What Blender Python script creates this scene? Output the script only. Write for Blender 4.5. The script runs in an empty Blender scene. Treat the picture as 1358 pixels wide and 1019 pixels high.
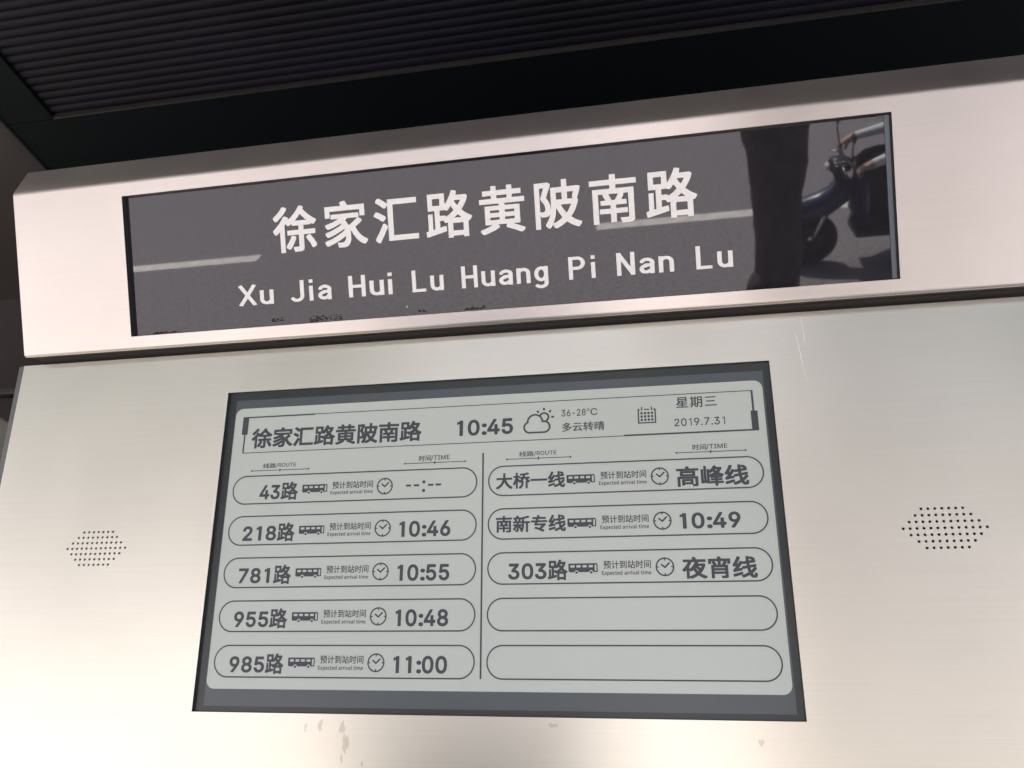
import bpy, bmesh, math, random
from mathutils import Matrix, Vector
random.seed(7)
PI = math.pi
sc = bpy.context.scene
COL = sc.collection

# ------------------------------------------------------------------ camera
cam = bpy.data.cameras.new("camera")
cam.sensor_width = 36.0
cam.lens = 1065.0 / 1358.0 * 36.0
cam.clip_start = 0.01
cam.clip_end = 400.0
cam_o = bpy.data.objects.new("camera", cam)
COL.objects.link(cam_o)
RC = Matrix(((0.982489, 0.057118, 0.177348),
             (0.182096, -0.495853, -0.849100),
             (0.039440, 0.866526, -0.497572)))
cam_o.matrix_world = Matrix.Translation((0, 0, 1.65)) @ RC.to_4x4()
sc.camera = cam_o

# ------------------------------------------------------------------ world, sun, exposure
SUN_EL = math.radians(60)
SUN_DIR = Vector((-0.50 * math.cos(SUN_EL), -0.866 * math.cos(SUN_EL), math.sin(SUN_EL)))   # towards the sun
world = bpy.data.worlds.new("World")
sc.world = world
world.use_nodes = True
nt = world.node_tree
bgn = nt.nodes["Background"]
sky = nt.nodes.new("ShaderNodeTexSky")
sky.sky_type = 'NISHITA'
sky.sun_disc = False
sky.sun_elevation = SUN_EL
sky.sun_rotation = math.atan2(SUN_DIR.x, SUN_DIR.y)
sky.dust_density = 5.0
sky.air_density = 1.0
sky.ozone_density = 0.8
nt.links.new(sky.outputs[0], bgn.inputs[0])
bgn.inputs[1].default_value = 0.09
sun = bpy.data.lights.new("sun", 'SUN')
sun.energy = 4.0
sun.angle = math.radians(0.5)
sun.color = (1.0, 0.948, 0.885)
sun_o = bpy.data.objects.new("sun", sun)
COL.objects.link(sun_o)
sun_o.rotation_euler = SUN_DIR.to_track_quat('Z', 'Y').to_euler()
sc.view_settings.view_transform = 'Standard'
sc.view_settings.look = 'None'
sc.view_settings.gamma = 1.0
sc.view_settings.use_curve_mapping = False
sc.view_settings.exposure = 2.33
sc.cycles.max_bounces = 10
sc.cycles.sample_clamp_indirect = 3.0
sc.cycles.blur_glossy = 0.5

# ------------------------------------------------------------------ helpers
def obj(name, me, mat=None, parent=None, kind=None):
    if isinstance(me, bmesh.types.BMesh):
        m = bpy.data.meshes.new(name)
        me.to_mesh(m)
        me.free()
        me = m
    if mat is not None:
        for mm in (mat if isinstance(mat, (list, tuple)) else [mat]):
            me.materials.append(mm)
    o = bpy.data.objects.new(name, me)
    COL.objects.link(o)
    if parent:
        o.parent = parent
    if kind:
        o["kind"] = kind
    return o

def tag(o, label, cat, group=None):
    o["label"] = label
    o["category"] = cat
    if group:
        o["group"] = group
    return o

def thing(name, label, cat, loc=(0, 0, 0), mat=None, group=None):
    o = bpy.data.objects.new(name, None)
    COL.objects.link(o)
    if mat is not None:
        o.matrix_world = mat
    else:
        o.location = loc
    return tag(o, label, cat, group)

def box(bm, x0, y0, z0, x1, y1, z1, bevel=0.0):
    r = bmesh.ops.create_cube(bm, size=1.0)
    M = Matrix.Translation(((x0 + x1) / 2, (y0 + y1) / 2, (z0 + z1) / 2)) @ Matrix.Diagonal((x1 - x0, y1 - y0, z1 - z0, 1))
    bmesh.ops.transform(bm, matrix=M, verts=r['verts'])
    if bevel > 0:
        ed = list({e for v in r['verts'] for e in v.link_edges})
        bmesh.ops.bevel(bm, geom=ed, offset=bevel, segments=2, affect='EDGES', profile=0.5)
    return bm

def tube(bm, pts, rad, n=10, cap=True):
    pts = [Vector(p) for p in pts]
    rads = rad if isinstance(rad, (list, tuple)) else [rad] * len(pts)
    rings = []
    up = Vector((0.123, 0.31, 0.95)).normalized()
    for i, p in enumerate(pts):
        t = (pts[min(i + 1, len(pts) - 1)] - pts[max(i - 1, 0)]).normalized()
        a = t.cross(up)
        if a.length < 1e-3:
            a = t.cross(Vector((1, 0, 0)))
        a.normalize()
        b = t.cross(a).normalized()
        rings.append([bm.verts.new(p + (a * math.cos(2 * PI * k / n) + b * math.sin(2 * PI * k / n)) * rads[i]) for k in range(n)])
    for r0, r1 in zip(rings[:-1], rings[1:]):
        for k in range(n):
            f = bm.faces.new((r0[k], r0[(k + 1) % n], r1[(k + 1) % n], r1[k]))
            f.smooth = True
    if cap:
        bm.faces.new(list(reversed(rings[0])))
        bm.faces.new(rings[-1])
    return bm

def lathe_y(bm, c, prof, n=36, closed=True):
    """profile of (radius, y) turned round a horizontal axis along y through c"""
    rings = [[bm.verts.new((c[0] + r * math.cos(2 * PI * k / n), c[1] + y, c[2] + r * math.sin(2 * PI * k / n))) for k in range(n)] for r, y in prof]
    m = len(rings)
    for i in range(m if closed else m - 1):
        r0, r1 = rings[i], rings[(i + 1) % m]
        for k in range(n):
            f = bm.faces.new((r0[k], r0[(k + 1) % n], r1[(k + 1) % n], r1[k]))
            f.smooth = True
    return bm

def blob(bm, c, s, rot=None, sub=2):
    r = bmesh.ops.create_icosphere(bm, subdivisions=sub, radius=1.0)
    M = Matrix.Translation(c) @ (rot.to_4x4() if rot else Matrix()) @ Matrix.Diagonal((s[0], s[1], s[2], 1))
    bmesh.ops.transform(bm, matrix=M, verts=r['verts'])
    for v in r['verts']:
        for f in v.link_faces:
            f.smooth = True

def flat(name, polys, z=0.0, extrude=0.0, uv=False):
    """filled planar mesh (holes allowed) from closed outlines given in metres"""
    cu = bpy.data.curves.new(name, 'CURVE')
    cu.dimensions = '2D'
    cu.fill_mode = 'BOTH' if extrude else 'FRONT'
    cu.extrude = extrude
    for P in polys:
        s = cu.splines.new('POLY')
        s.points.add(len(P) - 1)
        for i, p in enumerate(P):
            s.points[i].co = (p[0], p[1], 0, 1)
        s.use_cyclic_u = True
    o = bpy.data.objects.new(name, cu)
    me = bpy.data.meshes.new_from_object(o)
    me.name = name
    bpy.data.objects.remove(o)
    bpy.data.curves.remove(cu)
    me.materials.clear()
    for v in me.vertices:
        v.co.z += z
    for f in me.polygons:
        f.use_smooth = False
    while me.uv_layers:
        me.uv_layers.remove(me.uv_layers[0])
    if uv:
        add_uv(me)
    return me

def add_uv(me):
    l = me.uv_layers.new(name="UVMap")
    for lp in me.loops:
        c = me.vertices[lp.vertex_index].co
        l.data[lp.index].uv = (c.x, c.y + 0.7 * c.z)
    return me

def rect(x0, y0, x1, y1):
    return [(x0, y0), (x1, y0), (x1, y1), (x0, y1)]

def rrect(x0, y0, x1, y1, r, n=10):
    out = []
    for cx, cy, a in ((x1 - r, y0 + r, -90), (x1 - r, y1 - r, 0), (x0 + r, y1 - r, 90), (x0 + r, y0 + r, 180)):
        for k in range(n + 1):
            t = math.radians(a + 90 * k / n)
            out.append((cx + r * math.cos(t), cy + r * math.sin(t)))
    return out

def circ(cx, cy, r, n=20):
    return [(cx + r * math.cos(2 * PI * k / n), cy + r * math.sin(2 * PI * k / n)) for k in range(n)]

def sweep_x(name, prof, x0, x1, smooth=True):
    """sheet swept along x from a profile of (v, n) points"""
    bm = bmesh.new()
    A = [bm.verts.new((x0, v, n)) for v, n in prof]
    B = [bm.verts.new((x1, v, n)) for v, n in prof]
    uvl = bm.loops.layers.uv.new("UVMap")
    s = 0.0
    S = [0.0]
    for p, q in zip(prof[:-1], prof[1:]):
        s += math.hypot(q[0] - p[0], q[1] - p[1])
        S.append(s)
    for i in range(len(prof) - 1):
        f = bm.faces.new((A[i], B[i], B[i + 1], A[i + 1]))
        f.smooth = smooth
        for lp, uvv in zip(f.loops, ((x0, S[i]), (x1, S[i]), (x1, S[i + 1]), (x0, S[i + 1]))):
            lp[uvl].uv = uvv
    return bm

# ------------------------------------------------------------------ outlines of the characters and pictograms (units of 1/500 em)
GLYPHS = """b徐|500|78,-54 76,-49 76,161 76,162 73,161 46,137 19,137 -1,167 -1,194 34,223 70,261 96,293 122,332 148,332 178,321 180,319 180,304 183,304 208,324 249,363 268,386 299,433 324,434 353,423 355,419 355,401 353,392 368,374 415,329 453,302 492,277 492,253 479,239 468,224 443,224 432,230 428,221 351,221 348,218 348,186 349,183 478,182 478,125 426,124 423,122 460,73 480,41 489,22 488,-3 458,-20 436,-20 432,-18 406,29 367,84 367,110 388,123 352,124 348,123 348,121 347,-18 343,-33 334,-43 308,-51 233,-52 219,-18 218,4 194,-24 171,-23 142,-5 140,-2 140,21 159,44 175,67 190,94 201,122 198,124 157,125 157,182 282,183 285,186 285,218 283,221 212,221 208,235 188,223 164,223 152,237 146,242 136,228 136,-52 133,-54;266,7 281,8 285,12 285,122 282,124 234,123 238,120 261,114 261,89 242,47 220,8;26,275 5,302 5,326 7,329 36,351 62,375 84,398 110,432 134,432 167,419 167,392 144,362 116,331 82,300 52,277 47,275;264,279 362,279 366,281 313,333
b家|500|171,-51 165,-48 162,-31 156,-16 156,4 155,7 113,-11 61,-29 38,-28 19,2 19,26 21,29 86,49 138,72 202,107 227,124 238,134 236,136 167,99 121,79 69,61 46,62 27,91 27,116 86,134 127,150 183,178 204,192 201,195 141,168 83,148 73,145 48,146 28,174 28,199 104,223 142,238 158,247 94,248 93,249 92,260 31,261 31,387 203,388 204,391 199,401 199,424 241,436 263,436 289,388 473,387 474,264 472,260 411,261 410,326 408,329 92,328 91,307 93,305 407,304 408,253 437,229 437,204 434,200 411,182 371,153 370,151 383,124 414,81 432,64 451,48 495,23 494,-2 481,-16 471,-31 444,-31 421,-18 400,-4 374,19 348,51 332,76 314,107 314,24 305,-7 294,-26 273,-42 253,-50;204,8 211,8 222,10 237,22 247,39 251,58 166,12 167,10;291,184 293,183 297,185 329,208 367,239 374,247 284,247 279,246 261,231 282,201
b汇|500|51,-42 20,-18 20,9 63,79 107,159 111,161 133,161 157,140 159,140 160,144 159,326 143,309 117,309 77,342 34,371 34,397 53,419 57,421 82,421 129,391 158,369 160,371 160,401 162,404 478,403 479,344 477,341 224,340 224,38 227,35 487,35 489,32 488,-27 162,-27 160,-24 159,106 110,14 77,-41 73,-42;96,177 53,207 9,233 9,258 31,283 57,283 116,251 143,231 143,204 122,177
b路|500|239,-51 238,-48 237,102 208,103 195,122 188,127 166,127 163,126 163,71 166,69 201,77 227,77 231,49 230,19 41,-27 16,-27 13,-26 6,8 6,32 12,35 29,38 32,42 33,209 86,210 89,208 89,54 90,52 96,53 102,54 102,57 102,231 99,232 36,233 33,234 33,407 34,411 219,411 221,309 231,321 258,366 287,432 313,432 345,424 346,421 346,398 341,384 342,382 436,382 457,372 457,346 443,308 426,273 396,228 404,220 436,197 466,179 499,163 498,139 476,109 462,109 460,107 459,-49 401,-50 399,-48 399,-34 397,-33 302,-33 298,-34 297,-49 296,-51;298,26 398,26 398,95 298,96;324,154 372,154 348,175;226,176 234,179 262,197 301,228 278,262 259,240 244,226 222,226 213,232 163,232 163,186 223,185;345,283 348,282 352,287 372,319 373,323 320,323 328,308;91,291 159,291 159,353 91,353
b黄|500|43,-54 18,-27 18,-2 84,19 124,35 130,39 72,40 69,42 69,234 214,235 217,238 217,246 214,247 16,248 15,303 17,306 137,306 140,308 140,327 138,330 52,331 52,388 138,389 140,392 140,431 144,432 202,432 203,392 204,389 298,389 300,392 301,432 358,432 362,431 363,392 364,389 453,388 453,331 364,330 363,327 363,308 366,306 484,306 486,303 485,248 284,247 281,246 281,238 284,235 434,234 435,42 432,40 383,39 482,-2 481,-29 456,-52 431,-52 373,-27 286,7 284,9 284,32 288,39 219,40 217,38 222,33 222,11 212,3 166,-20 107,-42 68,-54;131,93 216,93 217,96 217,111 214,112 132,112 130,109;282,93 371,93 372,96 372,111 369,112 283,112 281,109;131,164 216,164 217,167 217,181 214,182 132,182 130,179;282,164 371,164 372,167 372,181 369,182 283,182 281,179;203,307 298,306 300,309 300,328 297,330 204,330 203,327
b陂|500|27,-51 25,-47 26,412 168,414 193,398 194,374 189,362 191,359 296,359 299,362 299,432 357,432 359,429 360,359 462,360 488,353 488,328 475,279 459,234 459,232 464,228 464,202 458,181 441,133 428,108 395,57 399,52 432,32 458,19 493,7 493,-19 482,-33 471,-51 447,-51 418,-41 381,-22 343,3 288,-32 247,-51 219,-51 199,-23 179,-48 154,-48 128,-25 128,-1 145,24 156,46 166,69 166,74 153,69 139,66 85,66 83,-50;216,12 223,13 251,27 292,54 260,103 246,132 244,131 240,97 232,59;341,107 344,107 365,136 381,166 384,177 299,177 299,173 317,141;103,124 113,125 122,131 128,144 129,157 121,184 115,198 98,224 84,239 84,127 86,125;186,189 187,198 187,352 151,261 173,226;248,237 298,237 298,298 248,298;360,237 399,237 400,261 411,298 359,298;84,268 88,274 105,318 115,349 114,354 87,354 84,352
b南|500|47,-52 45,-48 45,292 49,294 214,294 216,297 216,319 213,322 19,323 18,326 18,382 214,383 216,386 217,432 277,433 282,431 283,386 284,383 482,382 482,326 481,323 286,322 283,319 283,297 284,294 452,294 456,292 456,-18 453,-31 447,-40 433,-47 411,-51 326,-52 311,-18 311,3 313,6 382,5 391,8 393,13 393,234 356,234 355,216 337,183 339,181 382,180 382,127 282,126 279,125 279,122 279,103 281,100 390,99 391,46 388,44 280,43 278,-42 222,-42 218,-42 218,-39 217,43 113,44 110,46 111,99 214,100 217,101 217,104 217,123 216,126 121,127 121,180 163,181 166,183 147,217 145,234 111,235 108,234 108,231 107,-51 104,-52;233,182 261,181 264,183 282,216 290,234 214,234 232,194
b高|500|37,-52 35,-48 36,191 464,190 465,-19 463,-29 456,-40 446,-45 433,-47 357,-49 344,-22 344,1 341,2 191,2 189,1 189,-19 187,-22 131,-22 128,-21 128,129 363,130 365,127 365,7 368,5 397,5 401,7 402,12 402,134 99,135 96,132 96,-51 93,-52;190,56 304,55 306,58 306,76 303,77 191,77 189,74;94,194 93,199 93,317 94,320 407,320 411,318 411,197 409,194;156,247 344,246 347,248 347,264 344,267 158,267 155,266;19,323 18,326 18,379 212,380 214,382 209,398 209,425 242,434 266,434 269,432 288,383 291,380 477,380 481,378 481,326 479,323
b峰|500|311,-52 309,-49 309,3 307,6 149,5 146,7 146,19 143,21 56,14 26,14 23,16 23,348 74,349 77,347 78,77 79,74 84,76 84,423 86,427 136,427 139,426 139,83 141,79 145,79 146,82 147,349 198,350 200,347 200,324 202,323 214,333 235,353 254,376 271,402 285,431 288,432 312,432 345,423 346,401 344,392 432,392 457,381 457,357 442,326 426,299 399,266 419,254 452,240 494,228 495,203 472,173 463,169 462,136 373,135 371,134 370,131 373,128 460,127 461,74 458,73 372,72 370,71 370,64 373,61 482,61 482,8 479,6 372,6 370,3 369,-52;201,62 308,62 309,69 307,72 220,73 219,123 219,127 222,127 307,128 309,129 308,134 218,135 216,138 216,164 201,164;292,189 307,189 309,191 309,197 306,198;371,189 392,189 372,201 370,198;200,227 219,232 252,245 282,262 286,264 286,267 272,284 268,286 233,255 208,255 201,261;340,309 343,309 352,318 365,334 319,334 324,327
b夜|500|447,-53 414,-41 382,-25 321,17 289,-5 254,-25 191,-52 165,-52 147,-28 145,-29 145,-49 143,-52 84,-52 83,133 81,132 53,105 28,105 0,133 0,157 1,159 41,198 62,223 92,266 119,314 116,316 18,317 18,377 213,378 214,379 203,399 203,423 236,435 258,435 263,434 266,431 297,378 483,377 483,317 333,316 331,314 331,306 323,287 327,285 447,286 471,273 470,244 461,216 442,169 415,119 393,89 376,68 377,65 392,54 421,37 459,18 497,4 497,-21 472,-53;145,7 149,7 174,15 213,33 242,49 269,68 248,97 223,136 220,136 191,109 166,109 148,127 146,128;320,117 323,116 327,120 335,132 324,133 307,154 274,184 277,177 295,148;146,166 157,174 181,198 216,241 247,293 256,316 193,315 192,304 181,279 145,216;369,184 372,184 373,187 386,212 390,226 328,226
b宵|500|84,-52 83,-48 83,246 86,247 124,248 127,249 115,272 100,293 100,318 114,326 113,327 93,327 90,326 89,267 28,267 28,385 212,386 213,389 208,401 208,424 246,435 269,434 296,386 472,386 472,267 410,267 409,326 406,327 387,327 386,326 401,318 401,294 372,249 374,248 418,247 421,246 421,-13 420,-24 414,-37 399,-46 379,-50 294,-50 281,-17 282,7 353,8 357,14 357,42 356,45 148,45 145,42 144,-52;146,102 354,101 357,103 357,116 354,119 148,119 145,117;146,176 354,175 357,177 357,186 354,189 148,189 145,187;195,248 214,248 217,249 217,326 214,327 159,327 159,324 177,298 191,272 194,264;281,248 294,248 295,257 322,296 337,322 338,327 281,327
b线|500|413,-51 391,-46 371,-34 359,-22 338,8 286,-20 226,-44 202,-43 179,-13 179,9 181,13 219,27 254,42 291,60 313,74 297,157 296,159 228,146 206,146 204,143 205,117 201,114 96,92 71,86 52,79 29,79 26,81 15,112 15,137 28,145 46,163 78,204 76,206 51,200 23,201 11,234 11,258 22,267 32,279 56,318 82,369 107,431 132,431 164,416 167,412 167,389 141,332 108,273 109,270 126,273 157,327 182,327 207,313 280,324 280,431 282,434 339,434 341,431 342,407 362,423 387,423 423,405 458,381 459,357 454,349 456,348 463,347 465,344 470,316 469,290 349,271 348,268 350,243 353,234 449,252 476,252 479,251 484,223 483,196 448,187 458,186 487,172 487,147 474,128 452,101 417,66 398,49 414,25 429,15 432,17 436,26 442,64 467,65 494,46 494,19 491,2 483,-26 472,-42 454,-50;24,-21 22,-18 15,12 16,39 181,85 206,84 211,56 211,31 209,27 54,-20;372,121 376,121 397,143 417,166 427,183 416,182 362,172 361,164;135,164 177,171 194,172 194,202 196,205 288,223 284,260 239,254 212,254 206,270;345,334 383,339 397,342 397,343 371,361 344,375 343,373 343,343
b大|500|38,-51 9,-20 9,4 58,30 88,51 121,82 146,111 165,142 182,178 197,223 193,225 21,225 19,228 20,288 209,289 211,292 214,312 216,344 218,431 221,432 278,433 283,432 284,428 282,342 279,297 280,289 483,288 484,228 482,225 308,225 304,223 328,168 347,136 373,99 398,71 424,48 456,27 491,8 491,-17 463,-51 439,-51 428,-46 403,-32 371,-9 354,6 318,46 295,77 275,111 252,158 240,128 221,91 199,58 169,22 141,-4 106,-28 63,-51
b桥|500|198,-55 172,-29 171,-6 209,28 230,59 240,83 245,104 247,122 247,138 221,120 197,120 176,145 153,146 143,162 142,-51 139,-52 85,-52 83,115 58,67 47,50 23,51 3,87 3,112 22,142 38,174 58,224 74,274 71,276 13,277 13,335 83,337 84,432 141,432 142,429 143,337 202,336 203,306 204,303 274,303 282,319 287,342 241,339 213,339 203,371 203,394 346,410 416,425 443,425 466,394 466,370 421,359 358,350 347,304 349,303 487,302 490,301 489,244 430,243 432,239 451,216 471,196 496,177 497,154 497,151 471,124 447,124 432,136 429,136 428,-49 369,-50 366,-48 366,176 368,179 388,179 390,181 368,213 351,243 328,244 325,242 306,207 289,182 291,180 307,180 309,177 309,97 305,69 292,28 280,4 266,-16 247,-36 223,-55;200,198 205,198 222,214 242,238 244,243 189,244 188,247 187,276 151,276 150,273
b一|500|12,163 10,168 10,224 12,227 488,227 492,226 492,166 491,163
b新|500|377,-50 375,-47 375,199 373,204 327,204 324,202 322,127 315,66 308,36 298,4 287,-22 272,-47 246,-47 219,-26 218,-1 224,12 223,14 208,15 187,59 174,82 173,78 172,-13 166,-29 152,-38 116,-42 81,-42 69,-9 68,12 59,3 36,3 10,21 9,47 36,86 52,122 49,124 13,125 13,182 109,183 112,186 112,206 111,209 13,209 10,211 11,265 62,266 65,268 52,311 51,323 21,324 18,326 18,379 103,380 104,383 95,401 96,425 131,435 153,434 182,380 262,380 266,385 339,399 387,412 422,424 446,423 474,398 475,373 473,370 407,350 326,335 324,333 324,267 326,264 487,264 491,262 491,205 439,204 436,202 436,-48 433,-50;71,16 108,15 112,18 112,121 111,123 110,94 95,58;249,79 252,81 254,88 257,107 258,123 226,123 225,121;173,183 262,183 264,186 264,207 261,209 174,209 173,206;128,267 146,266 150,268 167,316 168,323 116,323 126,284;220,267 263,267 263,323 237,323 236,313
b专|500|341,-52 297,-29 241,-4 179,20 117,41 117,66 138,92 166,92 252,65 279,90 316,128 113,129 111,132 111,156 128,202 133,219 16,221 16,281 153,281 156,284 165,312 164,315 162,316 57,317 57,376 183,377 200,432 203,434 223,434 263,428 264,404 257,377 441,375 441,319 439,316 239,316 237,313 227,283 231,281 476,281 477,278 477,221 208,220 205,217 197,191 201,189 377,189 387,191 412,191 440,174 439,148 328,37 328,34 377,11 389,3 388,-22 368,-51 364,-52
s徐|500|82,-50 80,-46 79,172 71,166 42,140 24,140 3,171 3,190 37,219 74,257 99,289 125,328 144,329 175,317 176,302 173,293 174,292 212,320 252,359 272,383 303,429 321,430 349,419 351,417 351,402 347,392 355,381 393,342 411,326 449,298 488,274 489,259 487,256 463,228 446,228 428,239 424,225 345,224 344,181 347,179 473,179 475,176 474,128 345,127 344,-13 338,-32 326,-42 304,-47 237,-49 223,-14 223,3 276,3 284,4 288,7 289,126 286,127 162,128 160,131 160,177 163,179 287,179 289,182 289,223 286,225 216,225 214,227 214,243 212,244 184,227 168,226 146,250 133,232 132,-48 129,-50;174,-20 144,-1 144,16 178,63 193,91 206,119 223,120 257,111 257,93 255,86 238,51 220,18 193,-19;437,-16 410,33 370,88 371,107 398,121 416,121 426,109 461,62 485,19 485,3 483,0 456,-16;253,276 374,275 378,277 363,290 313,341 291,316;29,279 9,306 9,322 10,326 39,348 66,371 87,394 113,428 132,428 163,416 163,395 140,366 112,335 78,304 48,280
s家|500|174,-47 169,-44 166,-27 160,-13 161,5 179,6 213,4 231,9 242,19 251,36 256,58 256,69 198,34 158,14 109,-7 59,-25 42,-24 23,7 23,23 24,25 89,45 142,68 206,103 231,121 244,133 241,142 238,143 203,123 163,103 117,83 67,65 49,66 30,94 31,112 89,130 131,147 187,174 211,191 207,197 202,201 167,184 117,164 69,149 52,149 32,178 32,196 108,219 146,234 177,249 173,251 97,252 97,300 403,301 404,254 402,251 278,251 254,233 254,231 268,212 291,176 332,204 386,248 404,248 432,227 434,223 432,206 366,156 364,153 379,121 410,78 428,60 448,44 466,33 491,21 491,2 466,-27 448,-27 424,-15 404,-1 386,15 365,37 335,79 313,123 308,118 311,96 310,28 301,-3 290,-22 269,-38 249,-46;36,264 34,269 34,381 36,384 211,384 212,387 203,404 203,421 242,432 256,432 259,432 263,426 286,384 466,384 470,382 470,267 468,264 414,265 414,329 413,332 408,332 89,332 88,329 87,265
s汇|500|54,-38 24,-15 24,6 67,76 110,156 113,157 129,157 157,133 157,116 118,41 76,-33 71,-39;166,-24 164,-19 163,338 139,313 121,313 81,346 38,374 39,394 59,417 78,417 126,387 163,359 164,397 166,400 474,399 475,348 473,345 221,344 220,34 223,31 483,31 485,28 484,-23;99,180 57,211 13,237 13,254 34,279 51,280 56,278 112,247 140,227 140,208 122,186 117,180
s路|500|243,-47 241,-44 241,109 229,106 212,107 199,126 192,131 159,130 159,64 163,64 204,74 223,73 225,71 227,47 227,23 37,-24 19,-24 16,-22 10,12 10,28 16,31 33,34 36,38 37,206 82,206 85,204 85,48 88,46 101,49 105,51 106,53 106,234 103,236 39,236 36,238 36,403 38,407 215,407 217,297 221,299 234,316 255,348 273,386 291,429 309,429 342,420 342,402 335,382 336,378 432,379 453,368 453,348 440,312 422,277 389,227 432,193 462,175 495,159 495,143 473,114 458,112 456,111 456,-45 404,-46 403,-44 402,-31 401,-29 298,-29 294,-31 294,-46 292,-47;295,22 402,22 402,99 295,99;310,151 385,151 382,155 348,183;222,168 229,170 266,193 307,227 306,232 279,271 277,271 256,244 242,230 226,230 217,237 159,235 159,182 219,181 221,179;345,274 348,273 356,283 376,316 380,327 313,327 324,304;87,287 163,287 163,357 87,357
s黄|500|47,-50 22,-23 22,-6 98,19 131,33 148,43 76,44 73,46 73,230 218,231 221,234 221,249 218,251 20,252 19,299 21,302 141,303 144,304 144,331 142,334 56,334 56,384 142,385 144,388 144,427 148,429 198,428 199,388 201,385 302,385 304,388 305,428 354,429 359,427 359,388 361,385 449,384 449,334 361,334 359,331 359,304 362,303 481,302 482,299 482,252 281,251 278,249 278,234 281,231 431,230 431,46 428,44 358,43 478,-6 477,-26 452,-48 434,-48 377,-23 289,10 288,13 288,29 299,43 204,44 202,42 219,29 219,14 217,12 173,-11 124,-31 66,-50;127,89 219,89 221,92 221,114 218,116 128,116 126,113;278,89 374,89 376,92 376,114 373,116 279,116 278,113;127,161 219,160 221,163 221,184 218,186 128,186 126,183;278,161 374,160 376,163 376,184 373,186 279,186 278,183;200,303 302,303 304,306 304,332 301,334 201,334 199,331
s陂|500|31,-47 29,-43 30,408 164,410 190,394 190,377 145,261 168,224 178,199 184,177 186,139 189,152 191,184 192,354 301,355 302,358 303,428 352,429 355,426 356,356 458,356 484,349 485,333 475,296 457,242 453,233 450,231 459,226 460,223 460,204 453,181 437,137 423,109 387,56 396,48 428,28 454,15 489,3 490,-16 478,-29 467,-47 449,-47 413,-33 374,-12 343,11 293,-23 243,-47 226,-47 222,-46 203,-18 202,-8 176,-44 158,-45 132,-22 131,-4 148,21 163,49 175,79 177,94 164,79 149,73 134,70 92,70 88,72 85,88 81,95 80,-46 77,-47;207,3 227,9 254,23 277,37 299,54 264,107 243,149 241,148 236,101 228,63;341,98 345,98 368,132 385,162 391,181 292,181 295,169 313,137;99,121 116,121 126,127 130,133 134,149 130,173 118,202 89,244 89,263 121,352 122,356 119,357 83,357 80,354 80,124 82,121;245,233 302,233 302,302 244,302;356,233 417,233 416,236 404,239 404,243 404,257 416,294 417,302 356,302
s南|500|51,-49 49,-44 49,288 53,290 218,290 220,293 220,323 217,326 23,326 21,329 22,378 218,379 220,382 221,428 273,429 279,427 279,382 281,379 478,378 479,329 477,326 282,326 279,323 279,293 281,290 448,290 452,288 452,-14 450,-27 443,-36 429,-43 407,-47 329,-49 315,-14 315,1 317,2 386,1 394,4 397,9 397,238 352,238 351,219 329,179 332,178 378,177 378,131 278,130 275,127 275,99 277,96 387,96 387,48 276,47 274,-38 226,-39 222,-38 221,-36 220,47 117,48 114,49 115,96 219,96 221,99 221,127 218,130 125,131 124,177 171,178 173,179 165,197 150,221 149,238 107,239 104,238 104,234 104,-47 101,-49;230,178 267,178 286,212 296,233 296,238 205,238 223,203 228,191
m预|500|43,-45 30,-11 31,3 88,3 95,8 95,193 92,195 13,196 13,239 16,241 115,242 107,249 39,297 38,311 54,330 61,334 72,333 106,312 109,311 125,327 147,354 144,356 26,356 24,359 24,402 202,404 226,389 226,402 229,404 485,403 485,358 387,357 374,322 377,320 463,320 466,318 466,72 419,71 416,73 416,273 296,274 292,273 291,271 291,72 288,70 244,71 244,318 247,320 318,320 322,328 329,356 326,357 228,358 226,359 226,373 224,375 187,323 150,283 152,280 185,256 187,242 218,242 237,237 240,234 240,226 217,159 202,123 197,115 182,115 156,123 157,134 175,178 179,194 147,195 144,193 144,-11 141,-23 131,-36 113,-42 91,-45;447,-45 406,-4 359,36 356,45 335,18 310,-4 282,-22 236,-43 222,-43 199,-17 199,-6 201,-4 241,13 268,29 284,43 306,66 317,88 325,112 329,138 329,251 331,254 373,254 376,252 376,117 372,91 360,56 381,72 396,72 444,32 486,-7 486,-20 462,-43 459,-45
m计|500|308,-46 306,-42 306,207 303,209 182,209 180,212 180,257 183,260 305,261 306,423 309,425 356,425 359,422 359,261 484,260 486,257 486,212 483,209 359,208 359,-44 356,-46;93,-36 72,-3 71,8 90,29 96,48 96,218 93,220 17,221 16,266 18,269 146,268 147,66 149,65 196,97 206,97 209,96 221,63 221,53 216,48 129,-14 105,-36;142,303 88,359 63,381 63,395 87,417 98,417 104,414 144,379 178,343 178,329 167,317 154,303
m到|500|352,-36 338,1 338,13 406,14 411,17 413,22 414,417 417,419 461,419 462,413 462,7 461,-4 458,-13 454,-21 438,-30 408,-35;34,-21 25,13 26,27 137,46 141,48 141,51 141,118 44,119 43,122 43,164 139,165 141,168 142,218 184,219 188,218 189,216 190,166 288,164 289,122 287,119 189,118 189,59 190,57 194,56 278,72 292,72 295,61 296,38 296,29 294,27 47,-21;316,68 314,72 314,382 317,384 359,384 361,379 361,69 358,68;258,205 243,231 239,234 104,221 67,214 53,214 42,247 42,261 51,266 62,279 83,312 101,346 98,347 30,348 29,393 298,393 299,351 297,348 163,347 117,271 122,269 209,277 210,281 184,314 184,327 211,343 223,343 267,287 298,237 299,226 296,222 271,205
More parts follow.
